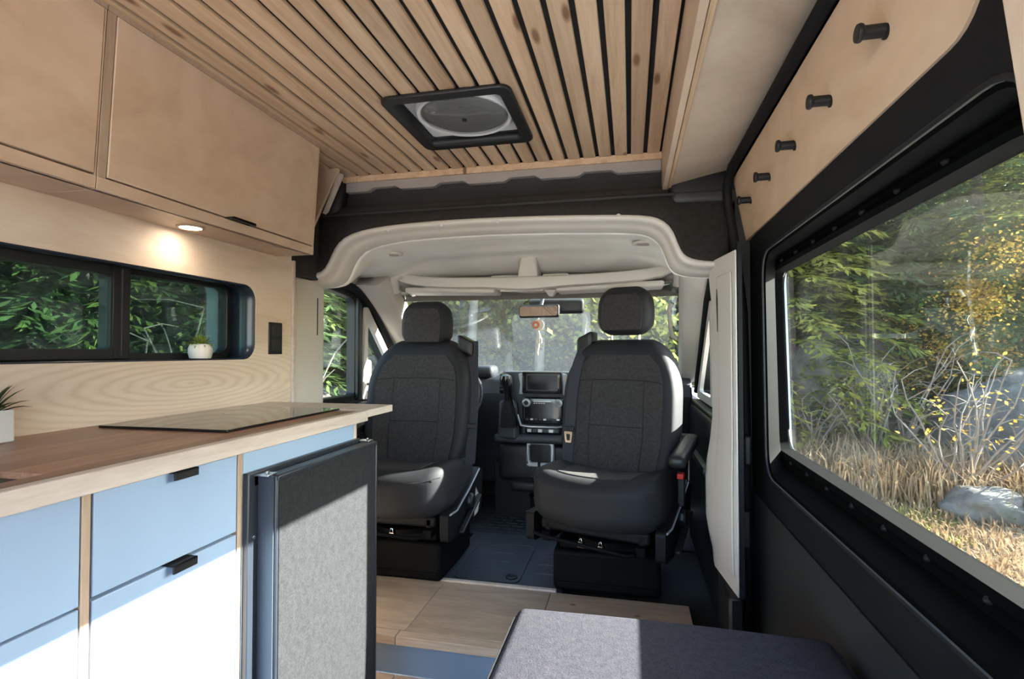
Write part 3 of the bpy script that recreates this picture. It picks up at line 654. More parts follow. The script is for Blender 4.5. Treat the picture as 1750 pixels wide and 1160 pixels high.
G().tube([(XD - 0.001, y, z) for y, z in R1] + [(XD - 0.001, R1[0][0], R1[0][1])], 0.005, 6, cap=False).obj('highlight_bead', 'black_metal', d1)  # glossy bead added to catch a highlight along the window ridge
# rubber seal around the door opening and the jamb
t10 = empty('trim_10', (0.36, 1.5, 0.2), 'black rubber seal around the sliding door opening', kind='structure')
path = [(0.350, YB, 1.752), (0.350, 1.0, 1.752), (0.346, 1.80, 1.752), (0.342, 1.90, 1.748), (0.341, 1.955, 1.73), (0.339, 1.985, 1.695), (0.343, 1.995, 1.65), (0.364, 1.99, 1.50), (0.384, 1.97, 1.25), (0.388, 1.96, 0.9), (0.388, 1.95, 0.2)]
G().tube(path, 0.016, 12).obj('seal_bead', 'black_rubber', t10)
G().tube([(x + 0.010, y + 0.024, z + 0.010) for x, y, z in path], 0.012, 10).obj('seal_flange', 'black_metal', t10)
G().box(0.36, 0.44, YB, 2.06, 1.775, 1.90).obj('top_rail', 'black_metal', t10, bev=0.006)
G().box(0.368, 0.416, 2.0, 2.06, 0.0, 1.70).obj('jamb', 'black_metal', t10)
G().hexa([(x, y, z) for z in (0.345, 1.47) for x, y in ((0.3335, 1.784), (0.347, 1.784), (0.375, 2.05), (0.3585, 2.05))]).obj('jamb_cover', 'black_rubber', t10)
G().box(0.352, 0.378, 1.845, 1.905, 0.48, 0.60).obj('striker', 'black_plastic', t10, bev=0.006)
G().box(0.366, 0.392, 1.88, 1.925, 0.74, 0.84).obj('latch_cover', 'black_plastic', t10, bev=0.008)
G().box(0.38, 0.43, 0.60, 2.06, -0.02, 0.05).obj('sill_plate', 'black_plastic', t10, bev=0.005)
# right wall aft of the door
wr_ = empty('wall_right', (0.40, 0.0, 0), 'plywood lined wall edge beside the sliding door window', kind='structure')
G().hexa([(0.345, YB, 0), (0.365, YB, 0), (0.365, 0.33, 0), (0.345, 0.33, 0), (0.345, YB, 1.76), (0.365, YB, 1.76), (0.365, 0.635, 1.76), (0.345, 0.635, 1.76)]).obj('lining_panel', 'cab_ply', wr_, bev=0.002)
G().box(0.40, 0.52, YB, 0.60, -0.2, 1.95).obj('outer_wall', 'black_metal', wr_)

# ================================================================== KITCHEN SIDE
# ---- upper cabinets, two units end to end
def upper_cabinet(y0, y1, dy0, dy1, label, handle):
    c = empty('upper_cabinet', (-1.19, (y0 + y1) / 2, 1.47), label, 'cabinet', 'plywood upper cabinets')
    xf, xt = -1.121, -1.098      # face leans in towards the ceiling
    def face(ya, yb, za, zb, t0, t1):
        f = lambda z: xf + (xt - xf) * (z - 1.50) / 0.37
        return [(f(za) + t0, ya, za), (f(za) + t1, ya, za), (f(za) + t1, yb, za), (f(za) + t0, yb, za), (f(zb) + t0, ya, zb), (f(zb) + t1, ya, zb), (f(zb) + t1, yb, zb), (f(zb) + t0, yb, zb)]
    G().box(-1.268, -1.130, y0, y1, 1.470, 1.484).obj('bottom_board', 'cab_ply', c, bev=0.001)
    G().hexa(face(y0, y1, 1.470, 1.498, -0.016, 0.002)).obj('bottom_rail', 'cab_ply', c, bev=0.001)
    G().hexa(face(y0, y1, 1.858, 1.8695, -0.016, 0.002)).obj('top_rail', 'stile', c)
    G().hexa(face(y0, dy0 - 0.002, 1.498, 1.858, -0.016, 0.001)).obj('stile', 'stile', c, bev=0.001)
    G().hexa(face(dy1 + 0.002, y1, 1.498, 1.858, -0.016, 0.001)).obj('stile', 'cab_ply', c, bev=0.001)
    G().hexa(face(y0, y1, 1.486, 1.866, -0.024, -0.017)).obj('carcass_front', 'black_matte', c)
    G().box(-1.268, -1.14, y1 - 0.016, y1, 1.484, 1.866).obj('end_panel', 'cab_ply', c)
    d = G().hexa(face(dy0, dy1, 1.502, 1.857, -0.015, 0.003)).obj('door', 'cab_ply', c, bev=0.0015)
    if handle:
        G().box(-1.128, -1.094, handle - 0.045, handle + 0.045, 1.499, 1.503).box(-1.098, -1.094, handle - 0.045, handle + 0.045, 1.494, 1.503).obj('finger_pull', 'black_metal', d, label='black finger pull')
    return c
upper_cabinet(-0.40, 0.902, 0.0, 0.896, 'plywood upper cabinet nearest the camera, without a visible pull', None)
upper_cabinet(0.904, 1.700, 0.926, 1.690, 'plywood upper cabinet with a black finger pull next to the cab', 1.322)
lp = empty('downlight', (-1.205, 1.24, 1.47), 'round recessed downlight glowing under the upper cabinet', 'lamp')
G().lathe([(0.036, 0.004), (0.036, -0.003), (0.029, -0.004), (0.027, 0.002), (0.026, 0.004)], (-1.205, 1.24, 1.470), n=28).obj('bezel', 'stile', lp)
G().lathe([(0.027, 0.001), (0.025, -0.0025), (0.001, -0.003)], (-1.205, 1.24, 1.470), n=24).obj('lens', 'lamp_glow', lp)
ld = bpy.data.lights.new('downlight_beam', 'SPOT'); ld.energy = 0.4; ld.spot_size = R(165); ld.spot_blend = 0.8; ld.color = (1, 0.80, 0.58); ld.shadow_soft_size = 0.025
lo_ = bpy.data.objects.new('downlight_beam', ld); COL.objects.link(lo_); lo_.parent = lp; lo_.location = (0, 0, -0.008)

# ---- base cabinets
XF = -0.800
def carcass(c, y0, y1):
    G().box(-1.262, -0.820, y0, y1, 0.07, 0.905).obj('carcass', 'cab_ply', c)
    G().box(-1.20, -0.86, y0, y1, 0.0, 0.07).obj('plinth', 'black_matte', c)
def front(c, name, y0, y1, z0, z1, pull=None):
    d = G().box(-0.818, XF, y0, y1, z0, z1).obj(name, 'blue', c, bev=0.0015)
    if pull is not None:
        G().box(-0.812, -0.784, pull - 0.026, pull + 0.026, z1 - 0.001, z1 + 0.002).box(-0.788, -0.784, pull - 0.026, pull + 0.026, z1 - 0.013, z1 + 0.002).obj('finger_pull', 'black_metal', d, bev=0.0008, label='black finger pull')
b1 = empty('base_cabinet', (-1.03, 0.25, 0), 'blue base cabinet under the sink nearest the camera', 'cabinet', 'blue base cabinets')
carcass(b1, -0.30, 0.644)
front(b1, 'drawer_front', -0.29, 0.630, 0.741, 0.905); front(b1, 'drawer_front', -0.29, 0.630, 0.09, 0.737)
G().box(-0.819, -0.799, 0.632, 0.645, 0.07, 0.908).obj('stile', 'stile', b1, bev=0.001)
b2 = empty('base_cabinet', (-1.03, 0.80, 0), 'blue two-drawer base cabinet with black finger pulls', 'cabinet', 'blue base cabinets')
carcass(b2, 0.6455, 0.965)
front(b2, 'drawer_front', 0.650, 0.950, 0.746, 0.904, 0.808); front(b2, 'drawer_front', 0.650, 0.950, 0.09, 0.740, 0.808)
G().box(-0.819, -0.799, 0.952, 0.966, 0.07, 0.908).obj('stile', 'stile', b2, bev=0.001)
b3 = empty('base_cabinet', (-1.03, 1.2, 0), 'blue cabinet panel above the black fridge', 'cabinet', 'blue base cabinets')
G().box(-0.818, XF, 0.968, 1.424, 0.30, 0.908).obj('apron_panel', 'blue', b3, bev=0.001)
G().box(-1.262, -0.799, 1.424, 1.440, 0.0, 0.908).obj('end_panel', 'counter_edge', b3, bev=0.001)
G().box(-1.262, -1.20, 0.968, 1.424, 0.0, 0.908).obj('back_panel', 'cab_ply', b3)
# ---- fridge
fr = empty('fridge', (-0.9, 1.21, 0), 'black compact fridge with a sunlit door under the counter end', 'fridge')
G().box(-1.19, -0.82, 0.975, 1.42, 0.03, 0.29).obj('cabinet_body', 'fridge_frame', fr)
fo = rect(0.966, 1.437, 0.03, 0.862); fi = rect(1.0, 1.415, 0.06, 0.835)
G().plate([fo, fi], lambda y, z: (-0.799, y, z), (0.014, 0, 0)).obj('mounting_frame', 'fridge_frame', fr, bev=0.002)
dr = G().box(-0.776, -0.742, 1.0, 1.452, 0.06, 0.853).obj('door', 'fridge_frame', fr, bev=0.004, seg=3)
G().box(-0.744, -0.7395, 1.006, 1.444, 0.075, 0.843).obj('door_panel', 'fridge_panel', dr, bev=0.002)
for e in ((1.0, 1.452, 0.843, 0.853), (1.0, 1.452, 0.06, 0.075), (1.444, 1.452, 0.075, 0.843)):
    G().box(-0.744, -0.737, *e).obj('door_edging', 'fridge_frame', dr, bev=0.002)
G().box(-0.786, -0.748, 0.996, 1.001, 0.06, 0.853).obj('side_rail', 'fridge_side', dr)
G().box(-0.790, -0.775, 1.01, 1.44, 0.08, 0.835).obj('gasket', 'black_rubber', dr)
for y in (0.985, 1.425):
    G().box(-0.789, -0.752, y, y + 0.03, 0.853, 0.857).box(-0.789, -0.785, y, y + 0.022, 0.832, 0.857).box(-0.762, -0.757, y + 0.004, y + 0.012, 0.857, 0.864).obj('hinge_bracket', 'steel', fr, bev=0.0008)
G().lathe([(0.004, -0.004), (0.004, 0.003), (0.001, 0.004)], (-0.785, 0.982, 0.725), 'x', 10).obj('screw_head', 'steel', fr)

# ---- worktop of glued staves with light edge band, hole for the sink
ct = empty('countertop', (-1.03, 0.6, 0.908), 'brown butcher-block countertop with pale front edge', 'countertop')
SX0, SX1, SY0, SY1 = -1.16, -0.842, 0.10, 0.608
xs = [-1.268, -1.215, -1.16, -1.10, -1.04, -0.98, -0.92, -0.880, -0.842, -0.806]
for i in range(len(xs) - 1):
    a, b = xs[i], xs[i + 1] - 0.0006
    if a >= SX0 - 1e-6 and b <= SX1 + 1e-6: segs = ((-0.30, SY0), (SY1, 1.445))
    else: segs = ((-0.30, 1.445),)
    for (p, q) in segs: G().box(a, b, p, q, 0.908, 0.940).obj('stave', 'counter_top', ct, bev=0.0006)
G().box(-0.8055, -0.782, -0.30, 1.478, 0.908, 0.9405).obj('front_edge', 'counter_edge', ct, bev=0.002)
G().box(-1.268, -0.8058, 1.4452, 1.478, 0.908, 0.940).obj('end_edge', 'counter_edge', ct, bev=0.001)
ex = empty('counter_extension', (-1.03, 1.57, 0.912), 'pale wooden flip-up counter leaf beside the driver seat', 'counter')
G().box(-1.262, -0.785, 1.4805, 1.655, 0.918, 0.9405).obj('leaf', 'counter_edge', ex, bev=0.0025)
for x in (-1.15, -0.88): G().tube([(x, 1.44, 0.86), (x, 1.62, 0.915)], 0.006, 8).obj('support_arm', 'black_metal', ex)
sk = empty('sink', (-1.0, 0.35, 0.80), 'dark bronze sink bowl set in the countertop', 'sink')
q = lambda z, o: [(x, y, z) for x, y in rr(SX0 + 0.001 + o, SX1 - 0.001 - o, SY0 + 0.001 + o, SY1 - 0.001 - o, 0.012)]
G().loft([q(0.930, 0), q(0.80, 0.006), q(0.785, 0.02)], cap=False).obj('bowl_wall', 'sink_bronze', sk, solid=0.001)
G().plate([[(x, y) for x, y in rr(SX0 + 0.02, SX1 - 0.02, SY0 + 0.02, SY1 - 0.02, 0.012)]], lambda x, y: (x, y, 0.783), (0, 0, 0.003)).obj('bowl_floor', 'sink_bronze', sk)
G().lathe([(0.03, 0), (0.028, 0.004), (0.001, 0.002)], (-1.0, 0.35, 0.786), n=18).obj('drain', 'steel', sk)
ck = empty('induction_cooktop', (-1.05, 1.25, 0.940), 'glossy black glass cooktop on the countertop', 'cooktop')
G().box(-1.222, -0.868, 1.000, 1.46, 0.9405, 0.9465).obj('glass_plate', 'cooktop', ck, bev=0.0012)
for y in (1.13, 1.33):
    G().plate([[(-1.06 + 0.085 * math.cos(R(a)), y + 0.085 * math.sin(R(a))) for a in range(0, 360, 8)], [(-1.06 + 0.083 * math.cos(R(a)), y + 0.083 * math.sin(R(a))) for a in range(0, 360, 8)]], lambda x, y_: (x, y_, 0.9464), (0, 0, 0.0002)).obj('zone_ring', 'print_grey', ck)

# ---- small things
def spikes(g, c, n, L, wd, seed, spread=0.9, curl=0.35, up=0.5):
    rnd = random.Random(seed)
    for i in range(n):
        a = i * 2.39996 + rnd.uniform(-.2, .2); t = (i + 0.5) / n; tilt = spread * math.sqrt(t) + rnd.uniform(-.1, .1)
        l = L * (1.0 - 0.25 * t) * rnd.uniform(0.85, 1.1); rings = []
        for k in range(6):
            s = k / 5; th = tilt + curl * s * s * (0.4 + t)
            r_ = l * s * math.sin(th); h = l * s * math.cos(th) * (1 if up else 1)
            cx, cy, cz = c[0] + math.cos(a) * (0.006 + r_), c[1] + math.sin(a) * (0.006 + r_), c[2] + h
            wv = wd * (1 - s) ** 0.7 * (0.75 + 0.7 * s) + 0.0004
            dx, dy = -math.sin(a) * wv, math.cos(a) * wv; ux, uz = -math.cos(a) * math.cos(th) * wv * 0.35, math.sin(th) * wv * 0.35
            rings.append([(cx + dx, cy + dy, cz), (cx + ux * -1, cy - math.sin(a) * 0, cz - uz), (cx - dx, cy - dy, cz), (cx + ux * 0.3, cy, cz + uz * 0.5)])
        g.loft(rings)
    return g
pA = empty('potted_succulent', (-1.225, 0.782, 0.940), 'dark spiky succulent in a square white pot on the countertop', 'plant')
G().plate([rr(-1.262, -1.196, 0.745, 0.812, 0.006), rr(-1.255, -1.203, 0.752, 0.805, 0.005)], lambda x, y: (x, y, 0.9405), (0, 0, 0.064)).obj('pot', 'concrete_white', pA, bev=0.003)
G().box(-1.256, -1.202, 0.751, 0.806, 0.941, 0.995).obj('soil', 'soil', pA)
spikes(G(), (-1.229, 0.778, 0.990), 26, 0.082, 0.0075, 3, 0.95, 0.25).obj('leaves', 'succulent', pA)
pB = empty('potted_plant', (-1.322, 1.405, 1.096), 'small bright green succulent in a round white pot on the window sill', 'plant')
G().lathe([(0.018, 0.0), (0.030, 0.003), (0.0345, 0.020), (0.034, 0.034), (0.029, 0.047), (0.0265, 0.048), (0.027, 0.043), (0.001, 0.042)], (-1.322, 1.405, 1.0955), n=32).obj('pot', 'ceramic', pB)
spikes(G(), (-1.322, 1.405, 1.136), 46, 0.046, 0.0048, 8, 1.15, 0.5).obj('leaves', 'succulent_green', pB)
ou = empty('outlet', (-1.266, 1.70, 1.16), 'black double power outlet plate on the plywood wall', 'outlet')
G().box(-1.2705, -1.2655, 1.655, 1.728, 1.110, 1.226).obj('plate', 'black_plastic', ou, bev=0.002)
for z in (1.142, 1.194): G().rbox((-1.265, 1.6915, z), (0.005, 0.044, 0.040), 0.002, 4).obj('socket', 'black_matte', ou)

# ---- roof fan
fn = empty('roof_fan', (-0.525, 1.61, ZC), 'roof vent fan with black square trim and pale clear cover', 'fan')
G().plate([rr(FX0, FX1, FY0, FY1, 0.035), rr(-0.690, -0.360, 1.445, 1.775, 0.02)], lambda x, y: (x, y, ZC - 0.014), (0, 0, 0.014)).obj('trim_ring', 'black_plastic', fn, bev=0.005, seg=3)
q = lambda z, o: [(x, y, z) for x, y in rr(-0.690 + o, -0.360 - o, 1.445 + o, 1.775 - o, 0.02)]
G().loft([q(ZC - 0.013, 0), q(ZC + 0.02, 0.002)], cap=False).obj('shaft', 'black_plastic', fn, solid=0.003)
G().loft([q(ZC + 0.021, 0.001), q(ZC + 0.11, 0.002)], cap=False).obj('upper_shaft', 'fan_grey', fn, solid=0.003)
G().plate([rect(-0.688, -0.362, 1.447, 1.773), [(-0.515 + 0.135 * math.cos(R(a)), 1.60 + 0.135 * math.sin(R(a))) for a in range(0, 360, 9)]], lambda x, y: (x, y, ZC + 0.020), (0, 0, 0.004)).obj('grille_plate', 'fan_grey', fn)
G().lathe([(0.158, 0.0), (0.158, -0.008), (0.151, -0.017), (0.141, -0.016), (0.138, 0.0)], (-0.515, 1.60, ZC + 0.018), n=48).obj('cover_rim', 'fan_grey', fn)
G().lathe([(0.141, -0.008), (0.132, -0.017), (0.09, -0.022), (0.001, -0.024)], (-0.515, 1.60, ZC + 0.018), n=40).obj('cover_screen', 'fan_screen', fn, solid=0.001)
for k in range(5):
    a = 2 * math.pi * k / 5; ca, sa = math.cos(a), math.sin(a); g = G(); rg = []
    for s in range(7):
        r_ = 0.028 + 0.10 * s / 6; wv = 0.016 + 0.028 * s / 6; tw = 0.012 * (1 - 0.3 * s / 6)
        P = []
        for (du, dz) in ((-wv, -tw), (wv, tw), (wv, tw + 0.002), (-wv, -tw + 0.002)):
            x, y = r_, du; P.append((-0.515 + ca * x - sa * y, 1.60 + sa * x + ca * y, ZC + 0.058 + dz))
        rg.append(P)
    g.loft(rg).obj('blade', 'ceramic', fn)
G().lathe([(0.03, 0.02), (0.032, -0.012), (0.02, -0.02), (0.001, -0.022)], (-0.515, 1.60, ZC + 0.06), n=20).obj('hub', 'fan_grey', fn)
G().lathe([(0.008, 0), (0.008, -0.004), (0.001, -0.005)], (-0.515, 1.60, ZC - 0.006), n=12).obj('cap', 'black_plastic', fn)
for a in (20, 110, 200, 290):
    G().tube([(-0.515 + 0.03 * math.cos(R(a)), 1.60 + 0.03 * math.sin(R(a)), ZC + 0.075), (-0.515 + 0.16 * math.cos(R(a)), 1.60 + 0.16 * math.sin(R(a)), ZC + 0.075)], 0.006, 6).obj('spoke', 'fan_grey', fn)
G().box(-0.516, -0.504, 1.745, 1.758, ZC + 0.012, ZC + 0.03).obj('catch', 'ceramic', fn, bev=0.002)
G().rbox((-0.525, 1.61, ZC + 0.125), (0.36, 0.36, 0.03), 0.014, 6).obj('lid', 'fan_lid', fn)

# ---- coat pegs
for (y, lab) in ((0.904, 'black coat peg nearest the camera on the plywood inset'), (1.135, 'second coat peg from the camera on the plywood inset'), (1.364, 'middle one of five coat pegs on the plywood inset'),
                 (1.596, 'second coat peg from the cab on the plywood inset'), (1.832, 'black coat peg closest to the cab on the plywood inset')):
    p = empty('coat_peg', (0.384, y, 1.613), lab, 'peg', 'black coat pegs on the sliding door')
    G().lathe([(0.0105, 0.002), (0.0105, -0.032), (0.0135, -0.034), (0.0145, -0.037), (0.0135, -0.041), (0.001, -0.042)], (0.386, y, 1.613), 'x', 18).xform(Matrix.Identity(4)).obj('peg_body', 'black_metal', p)
    G().lathe([(0.0135, 0.001), (0.0135, -0.002), (0.011, -0.003)], (0.386, y, 1.613), 'x', 18).obj('collar', 'black_metal', p)

# ---- bench and cushion
bn = empty('bench', (0.08, 0.5, 0), 'blue bench box under the grey cushion beside the door', 'bench')
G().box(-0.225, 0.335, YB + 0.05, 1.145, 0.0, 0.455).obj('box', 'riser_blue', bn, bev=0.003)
G().box(-0.235, 0.340, YB + 0.05, 1.155, 0.455, 0.472).obj('seat_board', 'cab_ply', bn, bev=0.002)
cu = empty('bench_cushion', (0.07, 0.5, 0.472), 'grey-navy tweed bench cushion with piped edge', 'cushion')
def cfn(x, y, z):
    return (x, y, z + (0.006 * sm(z, 0.5, 0.55) * math.cos((x - 0.07) / 0.33 * 1.4)))
G().rbox((0.070, 0.755, 0.511), (0.64, 0.84, 0.075), 0.022, 16, cfn).obj('pad', 'bench_fabric', cu)
for z in (0.487, 0.540):
    G().tube([(-0.2475, 0.36, z), (-0.2475, 1.13, z), (-0.235, 1.165, z), (-0.215, 1.1735, z), (0.34, 1.1735, z), (0.37, 1.165, z), (0.388, 1.13, z), (0.388, 0.36, z)], 0.0035, 6).obj('piping', 'seat_fabric', cu)

# ================================================================== CAB SEATS
def make_seat(loc, rz, ped, raise_, inb, label):
    # local frame: occupant faces -y; inb = +1/-1 the side of the belt
    s = empty('swivel_seat', loc, label, 'seat', 'swivelled cab seats', rz=rz)
    L = dict(parent=s, local=True)
    Mi = Matrix.Rotation(-rz, 4, 'Z')          # pedestal stays square to the van
    dx, dy = ped
    def P(g): return g.xform(Matrix.Translation((dx, dy, 0))).xform(Mi)
    P(G().box(-0.215, 0.215, -0.19, 0.24, 0.0, 0.165)).obj('pedestal', 'pedestal_black', bev=0.018, seg=3, **L)
    P(G().box(-0.19, 0.19, -0.17, 0.22, 0.165, 0.20)).obj('pedestal_top', 'pedestal_black', bev=0.008, **L)
    P(G().box(-0.20, 0.20, -0.196, -0.185, 0.03, 0.04)).obj('pedestal_lip', 'pedestal_black', bev=0.003, **L)
    G().lathe([(0.15, 0.195), (0.15, 0.215), (0.14, 0.222), (0.001, 0.222)], (0, 0.02, 0), n=32).obj('swivel_plate', 'pedestal_black', **L)
    for x in (-0.19, 0.19):
        G().box(x - 0.018, x + 0.018, -0.24, 0.24, 0.225, 0.262).obj('slide_rail', 'pedestal_black', bev=0.004, **L)
        G().box(x - 0.012, x + 0.012, -0.22, 0.25, 0.262, 0.30).obj('rail_carriage', 'shield_black', bev=0.004, **L)
    G().tube([(-0.23, -0.265, 0.262), (-0.19, -0.27, 0.255), (0.15, -0.27, 0.235), (0.17, -0.25, 0.235)], 0.008, 8).obj('slide_handle', 'pedestal_black', **L)
    for x in (-0.04, 0.04): G().hexa([(x - .015, -0.245, 0.225), (x + .015, -0.245, 0.225), (x + .015, -0.225, 0.225), (x - .015, -0.225, 0.225), (x - .004, -0.245, 0.262), (x + .004, -0.245, 0.262), (x + .004, -0.225, 0.262), (x - .004, -0.225, 0.262)]).obj('spring_clip', 'chrome', bev=0.002, **L)
    G().box(-0.22, 0.22, -0.22, 0.22, 0.265, 0.31).obj('seat_pan', 'shield_black', bev=0.01, **L)
    # cushion
    def cush(x, y, z):
        t = sm(z, 0.40, 0.49); a = abs(x) / 0.25
        zz = z + t * (0.032 * min(1.2, a) ** 3 - 0.016 * (1 - min(1, a) ** 2) * sm(y, -0.28, 0.0)) + 0.025 * sm(-y, 0.10, 0.32) * (1 - t) * (0.2 + 0.8 * min(1, a) ** 2)
        zz -= 0.03 * t * sm(y, -0.1, 0.25)
        yy = y + 0.06 * (x / 0.26) ** 2 * sm(-y, 0.05, 0.3)
        return (x, yy, zz)
    G().rbox((0, -0.045, 0.394), (0.52, 0.52, 0.198), 0.062, 20, cush).obj('cushion', 'seat_leather', **L)
    G().rbox((0, -0.02, 0.4935), (0.30, 0.42, 0.008), 0.0035, 12, cush).obj('cushion_panel', 'seat_panel', **L)
    def seam(pts, nm='seam', r=0.0026, mat='black_matte'): G().tube(pts, r, 5).obj(nm, mat, **L)
    seam([cush(x, -0.3035 + 0.003 * (1 - (x / 0.26) ** 2), 0.448) for x in [-0.25 + 0.05 * k for k in range(11)]], 'front_seam', 0.0014, 'seat_panel')
    # side shields
    for sgn in (-1, 1):
        X = sgn * 0.262
        Q = [(-0.235, 0.215), (-0.10, 0.20), (0.25, 0.22), (0.27, 0.40), (0.20, 0.43), (0.02, 0.37), (-0.14, 0.325), (-0.235, 0.33)]
        G().plate([rpoly(Q, 0.02)], lambda y, z: (X - sgn * 0.018, y, z), (sgn * 0.036, 0, 0)).obj('side_shield', 'shield_black', bev=0.01, seg=3, **L)
        G().tube([(X + sgn * 0.02, y, z) for y, z in ((-0.22, 0.322), (-0.13, 0.315), (0.03, 0.358), (0.2, 0.418))], 0.004, 6).obj('shield_rib', 'dash_silver', **L)
    G().lathe([(0.034, 0.0), (0.036, 0.006), (0.034, 0.02), (0.028, 0.026), (0.001, 0.027)], (0.278, 0.04, 0.31), 'x', 8).obj('recline_knob', 'black_plastic', **L)
    G().hexa([(0.285, -0.12, 0.215), (0.31, -0.12, 0.215), (0.31, 0.15, 0.30), (0.285, 0.15, 0.30), (0.285, -0.12, 0.23), (0.31, -0.12, 0.23), (0.31, 0.15, 0.315), (0.285, 0.15, 0.315)]).obj('height_lever', 'black_plastic', bev=0.005, **L)
    # backrest
    def back(x, y, z):
        h = (z - 0.42) / 0.60; sh_ = max(0, (h - 0.60) / 0.40)
        w_ = (0.88 + 0.12 * sm(h, 0.0, 0.35)) * (1 - 0.34 * min(1.05, sh_) ** 2.3)
        a = min(1.1, abs(x) / 0.25); f = sm(-(y - 0.10), -0.02, 0.05)
        yy = y - 0.036 * a ** 3 * f * (1 - 0.7 * sm(h, 0.6, 1)) + 0.10 * h + 0.02 * sm(h, 0.7, 1.0) - 0.012 * f * sm(0.45 - h, 0, 0.45)
        return (x * w_, yy, z)
    G().rbox((0, 0.115, 0.735), (0.53, 0.15, 0.60), 0.070, 24, back).obj('backrest', 'seat_leather', **L)
    G().rbox((0, 0.0385, 0.700), (0.405, 0.006, 0.53), 0.0028, 20, lambda x, y, z: back(x * (1 - 0.20 * max(0, (z - 0.87) / 0.095) ** 2.5), y, z)).obj('back_panel', 'seat_panel', **L)
    yf = 0.0352
    seam([back(x, yf, 0.855 - 0.010 * (x / 0.2) ** 4) for x in [-0.20 + 0.025 * k for k in range(17)]], 'yoke_seam')
    for sgn in (-1, 1): seam([back(sgn * (0.118 + 0.004 * k / 10), yf, 0.855 - 0.40 * k / 10) for k in range(11)], 'panel_seam')
    seam([back(x, yf, 0.655) for x in [-0.12 + 0.03 * k for k in range(9)]], 'panel_seam')
    G().rbox((0, 0.205, 0.70), (0.42, 0.05, 0.56), 0.02, 8, back).obj('back_shell', 'shield_black', **L)
    # headrest
    hz = 1.005 + raise_
    def head(x, y, z):
        h = (z - hz) / 0.225; a = abs(x) / 0.125
        return (x * (1 - 0.26 * max(0, (h - 0.45) / 0.55) ** 2.4 - 0.16 * max(0, (0.4 - h) / 0.4) ** 2.2), y - 0.016 * sm(-(y - 0.22), -0.02, 0.04) * (1 - h) + 0.012 * a * a * 0.5, z)
    G().rbox((0, 0.235, hz + 0.1125), (0.262, 0.120, 0.225), 0.059, 20, head).obj('headrest', 'seat_leather', **L)
    G().rbox((0, 0.1743, hz + 0.104), (0.190, 0.005, 0.165), 0.0024, 14, lambda x, y, z: head(x * (1 - 0.16 * max(0, (z - hz - 0.13) / 0.055) ** 2), y, z)).obj('headrest_panel', 'seat_panel', **L)
    for x in (-0.065, 0.065):
        G().tube([(x, 0.235, 0.98), (x, 0.235, hz + 0.03)], 0.006, 10).obj('headrest_post', 'chrome', **L)
        G().lathe([(0.016, 0.0), (0.016, 0.014), (0.010, 0.018), (0.001, 0.018)], (x, 0.225, 1.012), n=14).obj('post_collar', 'black_plastic', **L)
    # belt, guide and tongue
    bx = inb * 0.205
    g = G().rbox((inb * (0.215 if inb > 0 else 0.185), 0.225, 1.015), (0.075, 0.10, 0.075), 0.014, 8, lambda x, y, z: (x, y + 0.0, z - 0.5 * (abs(x) - 0.2)))
    g.obj('belt_guide', 'black_plastic', **L)
    rg = []
    for k in range(12):
        t = k / 11; z = 1.03 - 0.56 * t; h = (z - 0.42) / 0.6
        ux = (0.251 if inb > 0 else 0.182) + (0.025 if inb > 0 else 0.018) * sm(t, 0.0, 0.5); x = inb * ux * (1 if inb > 0 else 1)
        y = back(inb * (0.23 if inb > 0 else 0.215), 0.035, min(z, 0.99))[1] - 0.010 + (0.075 if inb > 0 else 0.07 * sm(0.15 - t, 0, 0.15))
        rg.append([(x - 0.024, y, z), (x + 0.024, y - 0.004 * inb, z), (x + 0.024, y + 0.003 - 0.004 * inb, z), (x - 0.024, y + 0.003, z)])
    G().loft(rg).obj('belt', 'belt', **L)
    bz = 0.625; byy = rg[8][0][1] - 0.008; BX = (rg[8][0][0] + rg[8][1][0]) / 2
    G().box(BX - 0.026, BX + 0.026, byy - 0.006, byy + 0.006, bz, bz + 0.022).obj('belt_stop', 'black_plastic', bev=0.003, **L)
    if inb < 0: G().plate([rpoly([(-0.020, bz), (0.020, bz), (0.014, bz - 0.05), (-0.014, bz - 0.05)], 0.006), rpoly([(-0.009, bz - 0.012), (0.009, bz - 0.012), (0.007, bz - 0.040), (-0.007, bz - 0.040)], 0.003)], lambda x, z: (x + BX, byy - 0.005, z), (0, 0.003, 0)).obj('belt_tongue', 'chrome', **L)
    G().box(-inb * 0.285 - 0.014, -inb * 0.285 + 0.014, 0.02, 0.045, 0.36, 0.47).obj('buckle_stalk', 'black_plastic', bev=0.005, **L)
    G().box(-inb * 0.285 - 0.013, -inb * 0.285 + 0.013, 0.008, 0.046, 0.47, 0.492).obj('buckle_button', 'red', bev=0.003, label='red buckle button', **L)
    # armrest on the outer side
    ar = Matrix.Translation((-inb * 0.305, 0.10, 0.605)) @ Matrix.Rotation(R(8), 4, 'X')
    G().rbox((0, -0.105, 0), (0.066, 0.33, 0.050), 0.022, 10).xform(ar).obj('armrest', 'black_plastic', **L)
    G().lathe([(0.03, -0.02), (0.03, 0.02), (0.001, 0.02)], (-inb * 0.285, 0.14, 0.605), 'x', 16).obj('armrest_pivot', 'black_plastic', **L)
    return s
make_seat((-0.992, 2.245, ZP), R(0), (-0.01, 0.075), 0.0, 1, 'dark grey driver seat swivelled to face the living area beside the counter')
make_seat((-0.085, 2.275, ZP), R(-16), (-0.015, 0.09), 0.05, -1, 'dark grey passenger seat with raised headrest and side armrest')

